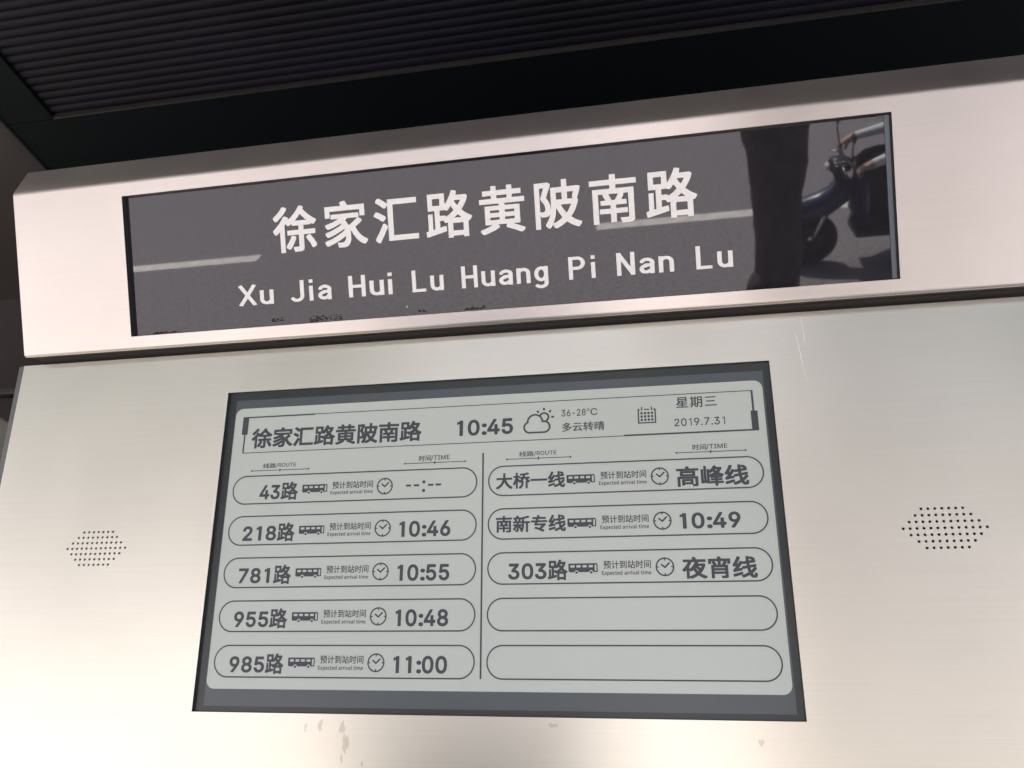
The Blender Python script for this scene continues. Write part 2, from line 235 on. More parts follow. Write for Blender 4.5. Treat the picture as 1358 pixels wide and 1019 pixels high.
m站|500|229,-46 228,-43 227,51 41,4 31,4 27,4 25,7 18,39 18,52 21,55 104,73 126,79 139,139 154,236 158,273 161,281 171,281 202,275 206,273 206,271 206,259 199,214 175,92 177,90 211,99 222,99 225,97 227,85 228,187 306,188 309,189 309,424 312,426 357,426 359,423 360,323 483,322 486,321 486,277 484,274 362,274 359,271 360,188 462,187 465,186 465,-42 462,-44 417,-44 415,-42 415,-24 413,-21 279,-21 276,-23 275,-46;277,27 414,27 414,138 277,138;68,78 66,79 60,154 43,256 43,266 44,269 54,271 68,274 83,274 86,271 101,186 107,137 111,86 110,83 104,81 82,78;24,285 23,288 23,332 111,333 103,357 82,401 81,411 84,415 113,424 127,422 150,381 161,351 161,338 155,333 227,332 230,331 230,288 228,285
m时|500|291,-41 288,-38 275,-4 276,9 361,9 371,12 375,17 376,24 376,274 373,276 216,276 214,279 214,324 217,326 374,326 376,329 377,423 424,424 426,421 427,327 486,326 488,321 487,277 429,276 426,274 426,3 425,-9 421,-19 414,-27 396,-36 347,-41;36,6 34,11 34,382 38,384 202,384 204,379 204,48 201,46 84,46 83,43 82,7;83,94 156,95 155,194 83,194;308,99 260,177 232,218 231,231 233,233 261,248 273,249 278,244 331,166 352,131 352,118 351,115 322,99;83,242 156,242 155,337 83,337
m间|500|41,-46 39,-42 39,312 42,314 88,314 90,309 90,-44 87,-46;368,-43 355,-9 356,3 404,3 409,4 411,8 411,348 407,350 172,350 170,356 170,396 172,399 458,399 462,397 462,-9 461,-18 458,-26 452,-34 437,-41 417,-44;151,43 149,47 149,283 350,283 351,43;197,87 303,87 303,140 197,141;197,186 302,185 304,188 304,237 301,239 198,239 196,236;108,316 76,358 48,388 48,402 76,420 88,420 101,408 131,376 150,349 150,337 148,334 121,317
m多|500|48,-47 33,-13 33,-1 34,2 92,9 158,22 208,35 261,55 249,67 214,96 212,108 131,70 121,70 116,72 96,98 95,111 164,142 217,173 263,209 289,234 295,243 213,199 167,180 113,163 66,151 52,151 34,183 35,197 111,215 154,230 182,242 190,247 177,258 143,281 142,291 141,292 93,267 76,265 51,290 51,303 107,332 154,362 192,394 223,427 234,427 276,418 276,406 258,386 257,383 258,383 379,384 402,371 404,368 403,356 377,318 340,279 312,257 309,253 336,249 356,243 356,229 338,207 433,206 442,209 452,209 476,194 477,192 477,178 446,127 407,84 371,56 361,48 304,17 253,-5 181,-26 119,-39 59,-47;312,83 319,85 338,98 363,118 389,143 400,157 400,159 288,160 247,131 245,128 256,127 262,123;239,274 244,274 279,297 311,324 319,333 320,336 206,336 179,317 176,313 183,312 194,306
m云|500|421,-47 391,3 388,5 147,-16 97,-23 76,-29 65,-28 50,12 50,26 63,34 73,44 97,74 135,131 169,192 166,194 23,194 21,197 22,244 478,244 479,197 477,194 242,193 196,116 142,38 143,36 148,36 357,53 357,56 304,134 304,143 306,146 336,161 351,161 416,71 467,-12 467,-26 466,-28 433,-47;78,336 76,342 76,383 78,386 423,386 427,384 427,339 426,336
m转|500|398,-46 374,-24 341,3 303,31 263,57 260,61 261,72 284,95 297,95 339,70 367,106 383,132 251,133 250,146 276,225 209,226 206,228 207,273 289,274 292,278 303,318 301,320 227,321 227,367 316,368 330,423 333,426 347,426 381,420 381,408 372,368 464,367 467,364 467,321 359,320 357,317 347,274 483,274 486,272 485,227 333,226 330,223 320,189 319,182 321,180 419,180 428,182 441,182 466,169 466,155 382,41 386,36 427,4 436,-7 436,-18 414,-44 411,-46;117,-44 115,-41 114,55 38,41 23,41 20,47 14,78 14,88 16,90 107,105 115,108 114,166 68,166 46,160 36,160 34,162 24,191 24,204 33,216 47,244 72,318 69,320 19,320 16,323 17,367 84,368 89,382 96,424 99,426 111,426 146,418 146,406 138,371 138,368 214,367 215,323 212,320 123,319 114,289 86,215 88,214 111,214 115,216 115,289 163,289 164,215 212,214 214,213 215,209 214,167 164,165 164,117 166,115 213,124 228,124 230,122 231,102 230,79 171,67 164,64 163,-43
m晴|500|218,-46 216,-42 217,204 453,204 454,-18 449,-32 439,-40 418,-45 364,-46 360,-44 349,-14 349,-2 398,-2 405,-1 406,3 406,32 404,36 267,36 264,33 263,-45;33,11 31,16 31,389 34,391 168,391 170,387 170,54 167,53 78,52 76,49 75,12;265,76 404,75 406,78 406,98 403,100 266,100 264,97;77,99 122,99 125,101 125,198 123,201 79,201 76,199;265,139 404,139 406,142 406,162 403,164 266,164 264,161;183,224 181,229 181,262 183,265 307,265 310,268 310,283 308,286 208,287 208,326 308,326 310,328 310,342 307,344 197,344 195,347 196,386 308,386 310,389 311,426 354,426 359,424 359,389 361,386 476,385 476,347 474,344 362,344 359,341 359,328 361,326 465,326 466,287 361,286 359,283 359,268 362,265 484,265 486,262 485,224;77,247 122,246 125,248 125,342 123,345 79,345 76,343
m星|500|28,-34 26,-28 26,9 28,12 221,13 225,14 225,51 223,54 87,54 85,57 84,95 63,77 52,76 19,101 20,113 57,148 71,164 95,198 103,214 102,216 82,216 79,218 79,405 423,406 423,217 279,216 277,215 276,212 276,179 278,176 443,175 444,136 442,133 281,132 276,131 276,101 278,98 422,97 422,56 419,54 278,54 276,51 276,14 281,13 473,12 475,9 474,-33;87,98 223,98 225,101 225,131 222,132 117,132 111,128;147,177 223,176 225,179 225,214 222,216 162,216 160,214 160,204;128,259 371,259 372,262 372,289 368,291 129,291 128,288;128,332 371,331 372,334 372,362 368,364 129,364 128,361
m期|500|267,-47 238,-27 237,-18 218,-27 206,-27 185,9 155,48 155,62 177,74 174,76 108,76 129,68 130,53 115,26 97,-1 74,-29 57,-46 44,-46 14,-24 14,-12 38,11 53,29 66,47 81,74 78,76 16,76 13,79 13,121 59,121 62,123 62,312 59,314 21,315 20,356 22,360 62,361 63,417 64,420 108,419 109,363 110,361 113,360 186,360 187,363 188,419 234,419 236,361 269,360 271,356 271,315 238,314 235,312 235,123 238,121 271,120 272,83 275,91 280,126 284,184 284,400 466,401 470,399 470,-4 466,-23 461,-31 456,-35 437,-41 416,-44 364,-43 353,-9 353,4 411,4 417,6 421,11 421,122 418,124 331,124 328,121 325,91 319,54 305,3 293,-24 282,-44 279,-47;247,8 250,8 260,32 268,61 271,76 199,76 233,29;110,122 186,121 187,124 187,158 184,160 111,160 109,157;332,171 420,171 421,240 332,241;110,203 186,203 187,206 187,237 184,239 111,239 109,236;110,282 186,281 187,284 187,312 184,314 111,314 109,311;332,287 420,287 421,354 332,354
m三|500|28,-10 26,-4 26,38 28,41 469,41 474,39 474,-7 472,-10;89,164 88,169 88,211 89,214 402,214 406,212 406,167 404,164;57,328 55,333 55,374 57,377 442,377 446,376 446,331 444,328
m线|500|419,-45 397,-40 377,-27 357,-5 342,19 279,-13 219,-37 207,-36 185,-6 185,4 187,7 226,20 261,36 297,54 323,71 302,167 298,167 222,153 208,153 205,157 200,186 200,197 204,200 289,215 296,218 290,268 233,260 218,260 215,264 210,294 210,304 212,306 288,318 286,367 286,424 288,427 334,427 336,336 339,325 418,338 387,361 347,384 347,397 368,417 381,417 406,405 444,381 452,373 452,362 434,341 454,341 458,339 464,309 464,298 462,296 342,277 340,274 345,228 347,226 456,246 471,246 472,244 477,217 477,203 476,201 357,179 353,176 359,139 368,105 382,115 404,137 437,180 452,180 481,164 480,151 454,116 411,72 388,52 394,38 408,19 417,12 431,5 436,8 441,16 448,58 461,58 487,39 487,24 482,-4 477,-19 471,-29 466,-36 454,-42 438,-45;31,-15 28,-12 21,18 21,32 23,34 187,78 199,78 205,49 205,36 203,34 48,-13;34,85 32,88 22,117 21,131 34,139 52,157 76,185 97,216 69,212 44,206 31,206 18,239 18,252 29,261 38,273 62,312 95,377 113,424 126,425 161,408 161,397 135,338 92,262 128,265 132,267 162,319 164,321 176,321 204,304 206,301 206,291 176,239 115,153 183,165 197,165 199,162 199,123 193,120 89,98 64,92 46,85
m路|500|246,-45 244,-42 243,114 227,109 214,109 201,128 194,134 157,133 156,62 161,60 207,71 221,71 222,68 225,44 224,26 34,-21 21,-21 19,-19 13,14 13,26 18,28 36,32 39,36 40,203 79,204 82,202 83,44 86,43 103,47 108,48 109,51 109,237 106,239 42,239 39,241 39,401 41,405 213,404 214,288 217,289 237,314 257,346 276,383 293,426 307,426 339,417 340,404 330,378 332,375 429,376 451,366 451,351 430,298 412,267 385,227 398,214 429,190 459,173 492,157 492,146 471,117 456,115 454,113 453,-43 407,-44 405,-42 405,-28 403,-26 296,-26 291,-28 291,-43 289,-45;292,19 404,19 404,102 292,102;301,148 391,148 395,149 348,188;219,163 232,168 268,190 297,213 312,227 312,230 279,278 277,277 254,247 239,233 227,233 216,243 211,239 157,238 157,180 217,179 219,177;345,268 350,269 366,292 380,316 385,329 312,330 308,328 322,302;85,284 165,284 166,359 85,359
d0|356|161,-30 144,-26 124,-18 96,0 73,24 60,44 49,67 36,103 24,161 19,214 19,286 24,338 36,396 49,432 60,454 71,472 85,489 98,501 127,520 144,526 162,530 194,530 209,527 232,518 261,499 276,485 289,467 309,428 325,378 334,326 338,262 337,208 330,147 320,102 304,59 286,28 274,13 260,-1 228,-21 194,-30;171,73 184,73 198,77 216,90 225,103 234,122 243,153 248,186 251,222 251,278 249,306 245,337 237,369 231,386 215,411 202,422 186,427 170,427 152,421 144,414 128,391 119,368 112,341 107,303 105,272 105,227 109,179 114,151 122,123 134,100 146,85 155,78
d1|330|141,-20 140,-16 139,394 138,396 134,395 81,373 74,372 73,463 75,466 139,492 140,517 141,520 233,520 234,516 234,-18 232,-20
d2|356|48,-23 36,-16 31,-1 31,48 34,59 175,247 206,291 217,308 227,329 231,344 233,368 231,386 226,399 213,416 202,422 192,426 166,427 155,425 144,418 129,402 124,392 121,381 118,349 114,340 110,337 100,333 53,333 46,334 38,341 34,349 33,357 34,386 39,413 44,429 58,459 64,469 80,489 94,502 121,518 146,527 159,530 194,530 209,527 236,517 256,505 278,484 290,467 304,442 314,412 318,387 319,361 317,337 307,296 294,266 280,241 244,187 171,92 164,81 306,80 312,78 320,72 325,57 325,1 324,-7 318,-17 312,-22 306,-24
d3|356|152,-30 120,-22 96,-12 72,4 53,23 39,43 24,77 17,108 15,131 21,146 27,151 34,154 86,154 92,152 99,147 102,142 109,111 114,101 122,91 132,83 142,78 166,73 192,75 210,82 221,90 232,104 237,117 239,128 240,142 239,157 232,182 219,200 200,212 184,217 118,222 110,228 104,243 104,294 108,308 181,412 185,419 56,420 48,423 41,428 36,443 36,499 37,507 42,517 50,522 56,524 292,524 298,522 306,516 312,501 312,453 310,443 304,432 216,307 244,296 276,273 293,256 309,229 321,198 327,167 328,128 322,91 311,59 296,33 282,16 260,-3 234,-18 211,-26 190,-30
d4|356|220,-23 208,-16 202,-1 201,79 31,80 24,83 18,88 13,97 12,104 12,157 17,173 175,507 182,517 188,522 194,524 244,524 250,522 257,517 261,509 263,501 262,492 118,184 201,184 202,312 205,324 212,332 221,336 270,336 278,333 284,328 289,313 290,185 330,182 339,176 343,167 344,159 344,103 338,88 332,83 326,80 292,80 289,78 289,-1 284,-16 278,-21 270,-24
d5|356|155,-30 126,-22 110,-15 92,-3 80,7 61,27 46,52 34,83 28,119 28,129 30,138 34,146 46,152 96,152 102,151 109,146 112,141 121,106 137,86 146,79 161,74 174,73 186,74 196,77 209,84 225,103 230,112 236,131 238,143 239,162 237,182 232,202 222,221 207,237 188,246 168,249 142,243 124,233 110,222 102,218 54,224 44,228 39,233 35,242 34,256 57,507 63,517 69,522 76,524 286,524 294,522 302,516 306,507 307,499 307,443 304,432 298,424 288,420 139,420 135,418 129,351 129,341 165,351 196,351 226,343 254,327 276,308 289,292 303,268 313,244 319,224 324,199 326,181 325,129 317,89 304,57 283,23 269,8 254,-5 225,-21 190,-30
d6|356|160,-30 132,-22 108,-10 78,16 61,39 50,61 41,84 33,122 31,143 31,173 35,204 47,251 69,303 94,352 184,516 190,521 198,524 254,524 260,521 267,516 272,501 271,492 185,334 186,333 218,329 244,318 258,310 274,297 296,270 303,257 313,233 322,196 325,163 325,142 322,114 315,83 304,56 288,28 278,15 264,2 234,-18 214,-26 194,-30;172,72 182,71 196,74 208,80 216,88 229,107 234,119 238,141 237,176 230,201 224,211 214,223 204,231 188,236 178,237 162,235 154,232 143,224 133,212 126,202 122,192 118,172 117,152 119,132 123,116 130,101 146,82 160,74
d7|356|74,-23 66,-20 60,-12 57,-1 58,8 224,418 222,420 50,420 44,422 36,428 30,443 30,499 33,512 40,520 50,524 306,524 316,520 323,512 326,501 326,441 325,433 146,-12 140,-20 131,-24
d8|356|157,-30 134,-25 114,-18 85,-1 69,12 53,31 44,44 38,56 29,79 22,118 22,149 27,181 38,212 48,230 65,253 75,263 60,285 46,313 38,346 36,382 41,418 51,447 66,473 86,496 114,515 130,522 160,530 196,530 232,520 252,508 272,493 292,470 302,452 312,427 317,406 319,388 319,359 317,342 313,324 303,298 294,282 280,263 302,239 316,216 323,199 330,176 333,158 334,118 330,91 319,58 303,31 284,9 252,-13 228,-23 198,-30;164,73 190,73 211,78 228,90 241,108 246,134 245,149 242,163 234,177 226,189 216,197 202,203 184,207 172,207 156,205 144,200 133,192 122,179 115,167 111,153 110,128 116,104 126,91 136,83 148,77;167,309 188,309 204,314 213,321 222,332 229,346 232,366 231,384 229,393 220,409 206,422 196,426 180,429 159,426 150,422 140,415 132,404 126,392 124,381 124,357 129,338 146,318 157,312
d9|356|102,-23 94,-20 87,-12 84,-1 85,8 171,167 139,171 110,183 82,203 59,232 42,269 37,287 32,317 31,362 33,382 37,403 41,418 51,443 66,469 85,492 108,510 135,523 161,530 194,530 225,522 254,506 274,489 294,462 312,423 321,389 325,352 324,318 318,282 304,237 280,183 172,-16 165,-21 158,-24;177,263 188,264 204,269 220,283 229,297 234,309 238,332 238,358 236,372 228,396 210,418 196,426 182,429 160,426 148,420 140,412 132,402 125,389 120,373 118,358 119,323 123,307 131,291 142,278 150,270 162,265
d:|148|81,-27 61,-20 48,-11 41,-4 28,21 25,32 25,49 29,64 35,77 43,87 53,96 73,106 84,109 103,109 118,105 128,100 144,87 153,74 158,63 162,47 162,33 158,17 152,4 139,-12 127,-20 112,-26 104,-27;83,243 59,252 46,261 38,270 28,291 25,302 25,319 29,334 35,347 41,356 54,367 68,375 82,379 93,380 106,379 129,370 147,355 160,331 162,318 162,303 153,277 143,263 136,257 114,245 103,243
l0|445|203,-15 181,-11 161,-5 129,12 103,34 87,54 75,73 59,109 45,162 39,216 39,284 45,337 59,389 75,426 100,462 116,477 132,490 164,506 204,515 242,515 259,512 284,505 316,488 334,474 350,457 372,422 392,372 402,324 407,261 406,209 397,148 386,108 366,66 346,38 314,10 278,-7 242,-15;212,58 232,58 254,63 273,74 292,93 306,116 317,147 325,184 329,221 329,279 326,307 317,353 306,384 291,408 272,427 258,436 233,442 212,442 184,435 172,426 152,404 139,383 127,347 119,304 116,273 116,226 121,178 129,144 139,117 156,90 172,74 188,64
l1|370|214,-20 213,-16 212,411 211,412 201,408 102,371 100,374 100,423 109,428 211,467 212,471 213,519 267,520 269,519 270,516 270,-17 269,-19 267,-20
l2|445|62,-8 57,-6 54,1 54,46 57,53 230,237 269,281 282,298 297,323 303,342 306,361 305,381 301,396 293,409 283,421 266,433 248,440 233,442 208,442 192,440 173,432 150,412 142,399 138,387 134,357 129,350 123,348 64,348 59,351 57,356 56,376 60,398 69,423 83,449 109,477 124,488 157,505 201,515 241,515 259,512 288,503 313,491 338,472 356,452 370,428 380,401 384,369 382,346 377,322 361,284 325,233 281,183 173,71 170,66 383,65 388,62 391,56 391,-1 388,-6 381,-9
l3|445|191,-15 156,-8 127,2 97,18 77,34 55,61 44,83 36,109 34,129 37,136 43,139 108,138 113,136 116,131 119,114 127,97 142,80 164,67 194,59 222,58 253,63 279,74 301,94 311,114 315,148 307,181 292,203 271,220 244,230 203,235 154,235 148,238 145,244 145,293 149,302 265,434 68,435 63,438 60,444 60,501 63,506 71,509 367,508 372,506 375,499 375,454 372,447 239,296 241,294 261,292 289,286 319,272 351,250 367,231 385,198 394,166 395,129 392,111 385,86 371,59 359,43 337,23 316,9 286,-5 262,-11 236,-15
l4|445|276,-8 271,-6 268,1 267,92 266,95 41,95 33,98 30,104 30,156 35,167 233,501 237,506 243,509 304,509 311,506 313,498 122,169 267,169 268,313 271,318 277,321 336,321 343,318 346,312 347,170 406,169 412,166 415,159 415,106 412,98 406,95 349,95 346,93 346,2 343,-6 336,-9
l5|445|196,-15 163,-8 143,-1 109,18 88,36 72,58 57,89 50,121 52,132 59,137 121,137 127,132 134,107 141,95 156,79 169,69 201,59 222,58 239,60 257,65 271,73 292,93 301,106 310,128 312,142 314,163 310,189 305,206 297,219 279,240 257,255 237,261 208,264 172,257 146,246 126,233 68,239 60,243 58,254 85,501 88,506 96,509 361,508 367,504 369,496 369,444 366,438 361,435 159,435 155,432 143,315 167,326 193,334 209,336 242,336 276,330 312,313 335,297 350,282 365,262 381,229 390,199 392,181 392,141 390,123 382,96 366,63 343,34 311,9 271,-8 237,-15
l6|445|202,-15 163,-6 132,9 103,31 80,61 65,91 56,123 54,144 54,172 59,203 73,244 104,303 241,505 249,509 316,509 322,506 325,501 322,493 200,314 219,317 244,317 282,311 299,305 323,292 352,267 365,251 376,229 387,196 391,163 391,143 387,116 380,89 366,62 348,38 319,13 286,-5 266,-11 241,-15;214,57 229,56 251,60 266,67 279,76 290,87 301,103 308,121 312,141 312,169 310,184 302,204 291,221 277,234 261,245 243,250 223,252 208,251 187,246 161,229 149,216 139,198 131,161 133,138 137,119 144,102 153,89 177,68 194,60
l7|445|94,-8 88,-3 88,4 304,433 301,435 61,435 56,438 53,444 53,498 55,504 64,509 381,509 388,507 392,498 392,439 169,-4 161,-9
l8|445|198,-15 168,-10 149,-5 112,13 97,23 77,41 67,54 50,86 43,118 43,147 48,174 53,188 63,208 76,226 98,247 124,262 103,276 91,288 77,309 63,346 60,381 65,412 78,441 94,463 118,484 151,502 183,512 203,515 243,515 284,506 309,495 330,482 353,460 363,446 376,421 384,386 384,361 377,331 365,304 356,292 344,279 321,262 357,239 381,209 393,184 400,164 402,148 402,119 395,86 378,54 359,32 337,15 308,0 271,-11 244,-15;204,58 238,58 256,60 276,67 296,79 306,89 316,104 322,136 321,151 316,169 306,186 295,197 273,212 251,220 231,222 202,221 181,216 164,208 149,197 137,184 128,168 123,147 123,126 128,106 134,94 147,80 163,69 179,63;207,294 236,294 263,302 277,310 289,323 300,339 305,364 304,386 300,399 286,419 275,429 263,436 246,441 224,444 193,440 179,435 166,426 153,414 144,398 139,369 142,348 148,332 162,315 176,304 191,298
l9|445|128,-8 123,-6 120,-1 124,9 245,186 226,183 201,183 163,189 128,204 106,220 91,234 77,256 67,276 56,311 54,331 54,359 60,397 65,412 78,437 94,459 116,481 141,496 174,510 203,515 242,515 274,508 311,492 332,477 356,452 376,417 386,388 391,351 390,319 383,288 366,243 336,189 204,-5 196,-9;220,248 237,249 261,255 284,271 295,283 305,301 312,331 312,359 310,373 306,387 296,406 279,424 268,432 251,440 228,444 216,444 194,440 179,433 166,424 154,412 143,396 137,379 133,359 133,331 135,316 142,298 153,281 167,266 182,257 202,250
l.|185|82,-12 67,-6 52,7 42,27 40,48 49,71 63,84 84,93 102,94 124,85 133,77 145,57 147,46 147,34 145,23 138,11 129,-1 106,-12
l-|445|112,177 106,181 104,189 104,239 107,246 112,248 329,249 337,246 340,241 340,186 337,179 332,177
lC|501|239,-15 194,-6 173,2 142,18 109,43 79,78 58,116 48,139 40,164 31,223 31,277 38,323 53,373 73,412 88,433 107,455 138,480 183,502 229,514 286,515 312,511 352,498 379,485 407,465 427,444 450,412 463,382 473,342 471,337 464,334 403,334 398,336 392,344 381,374 365,397 354,407 336,421 311,432 279,439 247,439 216,432 188,420 164,401 140,372 125,342 115,304 110,254 113,211 120,173 137,134 151,113 168,96 197,75 216,68 238,63 279,61 321,72 336,79 356,94 370,109 381,126 392,156 398,165 403,166 464,166 471,163 474,156 465,121 445,79 427,56 395,26 354,3 327,-7 284,-15
rE|411|59,-10 52,-6 49,3 49,496 52,506 63,510 363,510 372,507 376,498 376,446 373,438 366,434 133,433 133,292 348,291 356,287 359,279 359,229 356,219 347,215 133,214 133,71 133,67 136,66 368,66 376,62 379,54 379,3 376,-6 366,-10
rR|441|59,-10 52,-6 49,3 49,496 52,506 62,510 249,510 297,502 322,493 339,485 361,470 375,456 388,437 398,417 410,378 412,336 406,297 397,272 388,256 367,229 353,218 323,199 428,7 430,1 427,-6 417,-10 349,-10 340,-7 237,184 137,184 133,183 133,181 132,3 131,-3 128,-7 121,-10;133,262 251,261 282,268 303,280 314,291 321,302 329,331 329,361 326,376 321,391 312,404 291,422 277,428 258,432 133,433
rO|524|241,-16 199,-8 171,2 151,12 130,24 107,44 82,73 60,108 42,157 31,209 30,276 37,323 54,378 79,424 93,441 116,464 153,490 199,508 242,516 283,516 326,508 372,490 409,464 430,443 445,424 456,407 471,377 486,331 494,281 494,218 487,174 472,126 448,81 418,44 381,15 344,-2 326,-8 294,-15;244,63 279,63 306,68 334,80 362,101 382,127 398,158 406,183 411,213 412,272 410,296 402,331 390,361 371,388 361,400 346,412 317,428 279,437 246,437 223,433 197,423 166,402 148,381 128,346 118,313 113,279 111,243 116,193 127,157 142,128 162,102 188,82 219,68
rU|508|229,-17 199,-12 169,-3 144,8 120,23 98,43 82,63 70,82 60,104 53,132 49,163 49,496 50,503 53,507 61,510 119,510 128,507 132,499 133,161 137,139 145,118 164,93 178,82 198,70 218,64 236,61 273,61 304,68 323,77 337,86 352,102 361,114 368,129 373,147 376,169 376,496 378,503 381,507 388,510 446,510 452,508 456,506 459,497 459,152 452,117 445,96 433,73 417,51 396,29 364,8 339,-3 297,-15 277,-17
rT|441|189,-10 182,-6 179,3 179,432 176,434 34,434 28,435 24,438 21,446 21,497 23,503 26,507 34,510 406,510 413,508 417,506 420,497 420,446 414,436 407,434 266,434 263,432 262,2 258,-7 251,-10
rI|295|31,-10 23,-6 20,2 20,53 23,62 32,66 103,66 106,68 106,431 103,434 33,434 24,437 20,447 20,497 22,503 24,507 33,510 261,510 268,508 272,506 275,497 275,446 271,437 263,434 193,434 190,432 190,71 191,67 193,66 262,66 271,63 275,53 275,3 273,-3 271,-7 262,-10
rM|617|59,-10 52,-6 49,3 49,496 52,506 62,510 146,510 157,504 282,186 309,107 337,186 460,506 471,510 554,510 563,507 567,496 567,4 564,-6 556,-10 498,-10 490,-7 486,2 486,358 343,-6 334,-10 286,-10 276,-7 272,-2 129,360 130,2 127,-6 118,-10
r/|245|14,-85 7,-81 5,-72 167,527 169,531 177,534 228,534 234,532 240,527 240,518 80,-76 76,-82 68,-85
eE|295|47,-10 42,-6 40,-1 40,366 42,372 49,376 261,376 267,375 271,368 271,327 269,321 264,318 107,317 107,223 238,222 242,219 245,214 245,173 243,166 237,163 107,162 106,53 109,50 271,50 275,47 277,42 277,-1 276,-6 268,-10
ex|249|4,-10 -2,-3 -1,7 84,142 8,262 5,269 8,278 14,281 66,281 71,279 124,192 128,188 179,279 188,281 234,281 241,279 244,273 242,263 165,137 248,9 251,2 249,-7 242,-10 191,-10 185,-8 177,3 122,92 118,88 63,-7 57,-10
ep|310|43,-125 38,-121 36,-116 37,274 39,279 44,281 86,281 92,277 97,260 132,280 158,287 172,289 193,287 204,286 223,280 245,267 264,248 277,226 286,203 292,169 294,134 291,103 280,64 272,48 257,27 235,6 213,-7 187,-15 152,-16 127,-10 102,2 102,-119 99,-122 94,-125;149,43 172,44 184,49 197,58 206,68 215,83 221,101 225,121 226,141 225,159 217,193 211,206 201,217 192,223 177,229 161,230 142,225 118,211 103,197 103,66 123,52
ee|277|143,-16 124,-14 102,-7 74,8 54,25 39,46 25,74 18,108 16,147 19,172 27,199 39,226 56,247 73,263 98,278 122,286 152,289 176,286 197,280 217,268 237,250 248,232 260,204 265,178 266,139 265,124 261,118 256,115 84,114 84,107 89,89 98,73 112,58 129,47 148,41 163,40 177,41 206,50 224,61 232,61 238,57 255,26 255,18 252,13 217,-6 184,-15;84,168 202,168 204,168 205,172 197,202 191,212 182,221 172,227 159,231 142,231 119,223 104,212 95,201 89,188 84,174
ec|255|141,-16 122,-14 99,-7 76,5 53,25 38,46 24,77 18,107 16,148 19,172 27,199 40,227 61,252 78,266 102,278 127,286 166,289 194,283 217,273 242,254 245,249 245,242 224,213 216,208 207,208 184,223 161,230 147,229 131,223 113,212 106,205 97,191 90,177 85,157 84,122 89,97 98,77 115,57 129,48 147,43 159,42 178,45 193,52 216,68 224,68 231,64 247,38 250,32 250,24 247,19 238,12 204,-7 169,-16
et|189|117,-16 93,-11 77,-2 63,12 53,28 48,44 44,76 44,223 41,225 11,225 6,228 4,233 4,269 6,276 18,280 36,280 47,283 51,349 54,355 59,357 102,357 108,353 110,348 111,282 176,281 181,279 184,273 184,233 179,227 174,225 113,225 110,223 110,74 115,54 126,44 134,41 147,41 168,47 174,47 179,45 185,34 191,2 186,-6 167,-12 146,-16
ed|310|127,-16 113,-15 89,-7 69,4 48,26 34,47 24,73 19,97 16,129 19,171 25,196 38,224 54,247 74,266 96,278 118,286 153,289 177,285 208,271 208,401 211,405 216,407 267,407 272,404 274,398 273,-3 271,-7 266,-10 224,-10 218,-6 215,9 213,11 196,-1 167,-13 153,-16;141,43 156,43 173,48 192,59 207,74 207,206 184,222 157,230 142,229 127,223 110,211 97,192 90,177 84,143 84,126 88,101 94,79 100,68 110,57 121,49
ea|282|94,-16 72,-11 57,-3 41,10 30,24 24,38 20,57 21,93 29,113 43,131 63,147 88,160 116,168 151,176 182,180 185,183 183,194 176,213 169,221 161,226 146,230 131,230 112,226 89,217 64,203 54,203 47,211 33,236 32,247 35,252 54,263 81,276 99,282 139,289 177,286 201,277 212,270 227,256 240,234 246,218 251,184 251,-3 248,-7 243,-10 201,-10 194,-3 192,11 191,13 171,0 142,-12 123,-16;111,42 129,41 146,45 163,54 185,71 186,74 186,128 169,127 132,118 108,108 95,99 89,92 85,83 84,73 85,63 89,54 94,49
er|194|43,-10 38,-6 36,-1 36,271 38,277 44,281 87,281 93,274 95,254 97,253 116,271 129,280 144,286 159,289 177,289 187,287 199,282 205,276 205,268 195,228 187,224 159,227 139,221 123,207 112,191 103,173 102,-1 101,-6 94,-10
ei|138|43,-10 38,-6 36,-1 36,273 39,279 44,281 94,281 100,278 102,272 102,-2 99,-7 94,-10;59,318 44,324 34,336 29,352 30,371 35,382 44,391 61,397 79,397 97,388 106,377 110,361 108,346 103,334 92,323 78,318
ev|261|101,-10 94,-3 -3,267 -2,277 4,281 54,281 59,280 63,276 129,76 132,73 200,277 208,281 254,281 259,280 263,274 263,266 167,-6 161,-10
el|142|81,-16 63,-10 49,3 42,16 36,37 36,398 39,404 44,407 94,407 99,405 102,399 103,47 106,42 117,42 122,38 127,19 130,-3 127,-9 122,-13 109,-16
em|463|43,-10 38,-6 36,-1 36,272 40,279 46,281 87,281 93,274 95,258 97,256 123,275 146,285 168,289 193,287 209,283 227,275 240,263 252,246 281,270 301,281 322,287 343,289 358,287 377,282 395,272 408,259 422,232 426,219 430,196 430,-1 426,-8 421,-10 373,-10 368,-7 365,-3 365,174 362,193 357,209 349,220 334,227 324,228 312,226 298,220 272,199 266,191 266,-1 265,-6 257,-10 209,-10 203,-7 200,-1 200,178 199,189 193,208 184,220 174,226 159,228 144,225 132,218 116,206 103,192 102,-4 94,-10
pX|300|24,0 -3,14 -4,17 112,251 -3,482 -3,486 52,513 56,513 148,329 151,327 244,513 248,513 302,487 304,484 303,482 188,249 303,18 303,14 274,0 241,0 237,2 152,171 149,173 63,2 59,0
pu|230|108,0 91,3 72,9 44,26 30,41 19,56 7,83 1,104 0,119 0,348 6,350 64,350 67,348 66,133 69,112 75,94 85,81 98,72 116,68 132,72 145,81 155,94 161,112 162,123 163,348 166,350 228,350 230,346 230,2 227,0 164,0 163,2 162,9 161,10 132,1
pJ|250|109,0 81,7 59,17 41,30 24,48 12,67 9,76 9,89 14,101 27,112 34,115 49,115 64,107 78,89 93,75 108,69 123,68 132,69 147,75 159,86 166,94 172,107 176,127 176,498 179,500 242,500 244,496 244,126 241,102 235,81 225,61 211,42 192,24 176,14 156,5 129,0
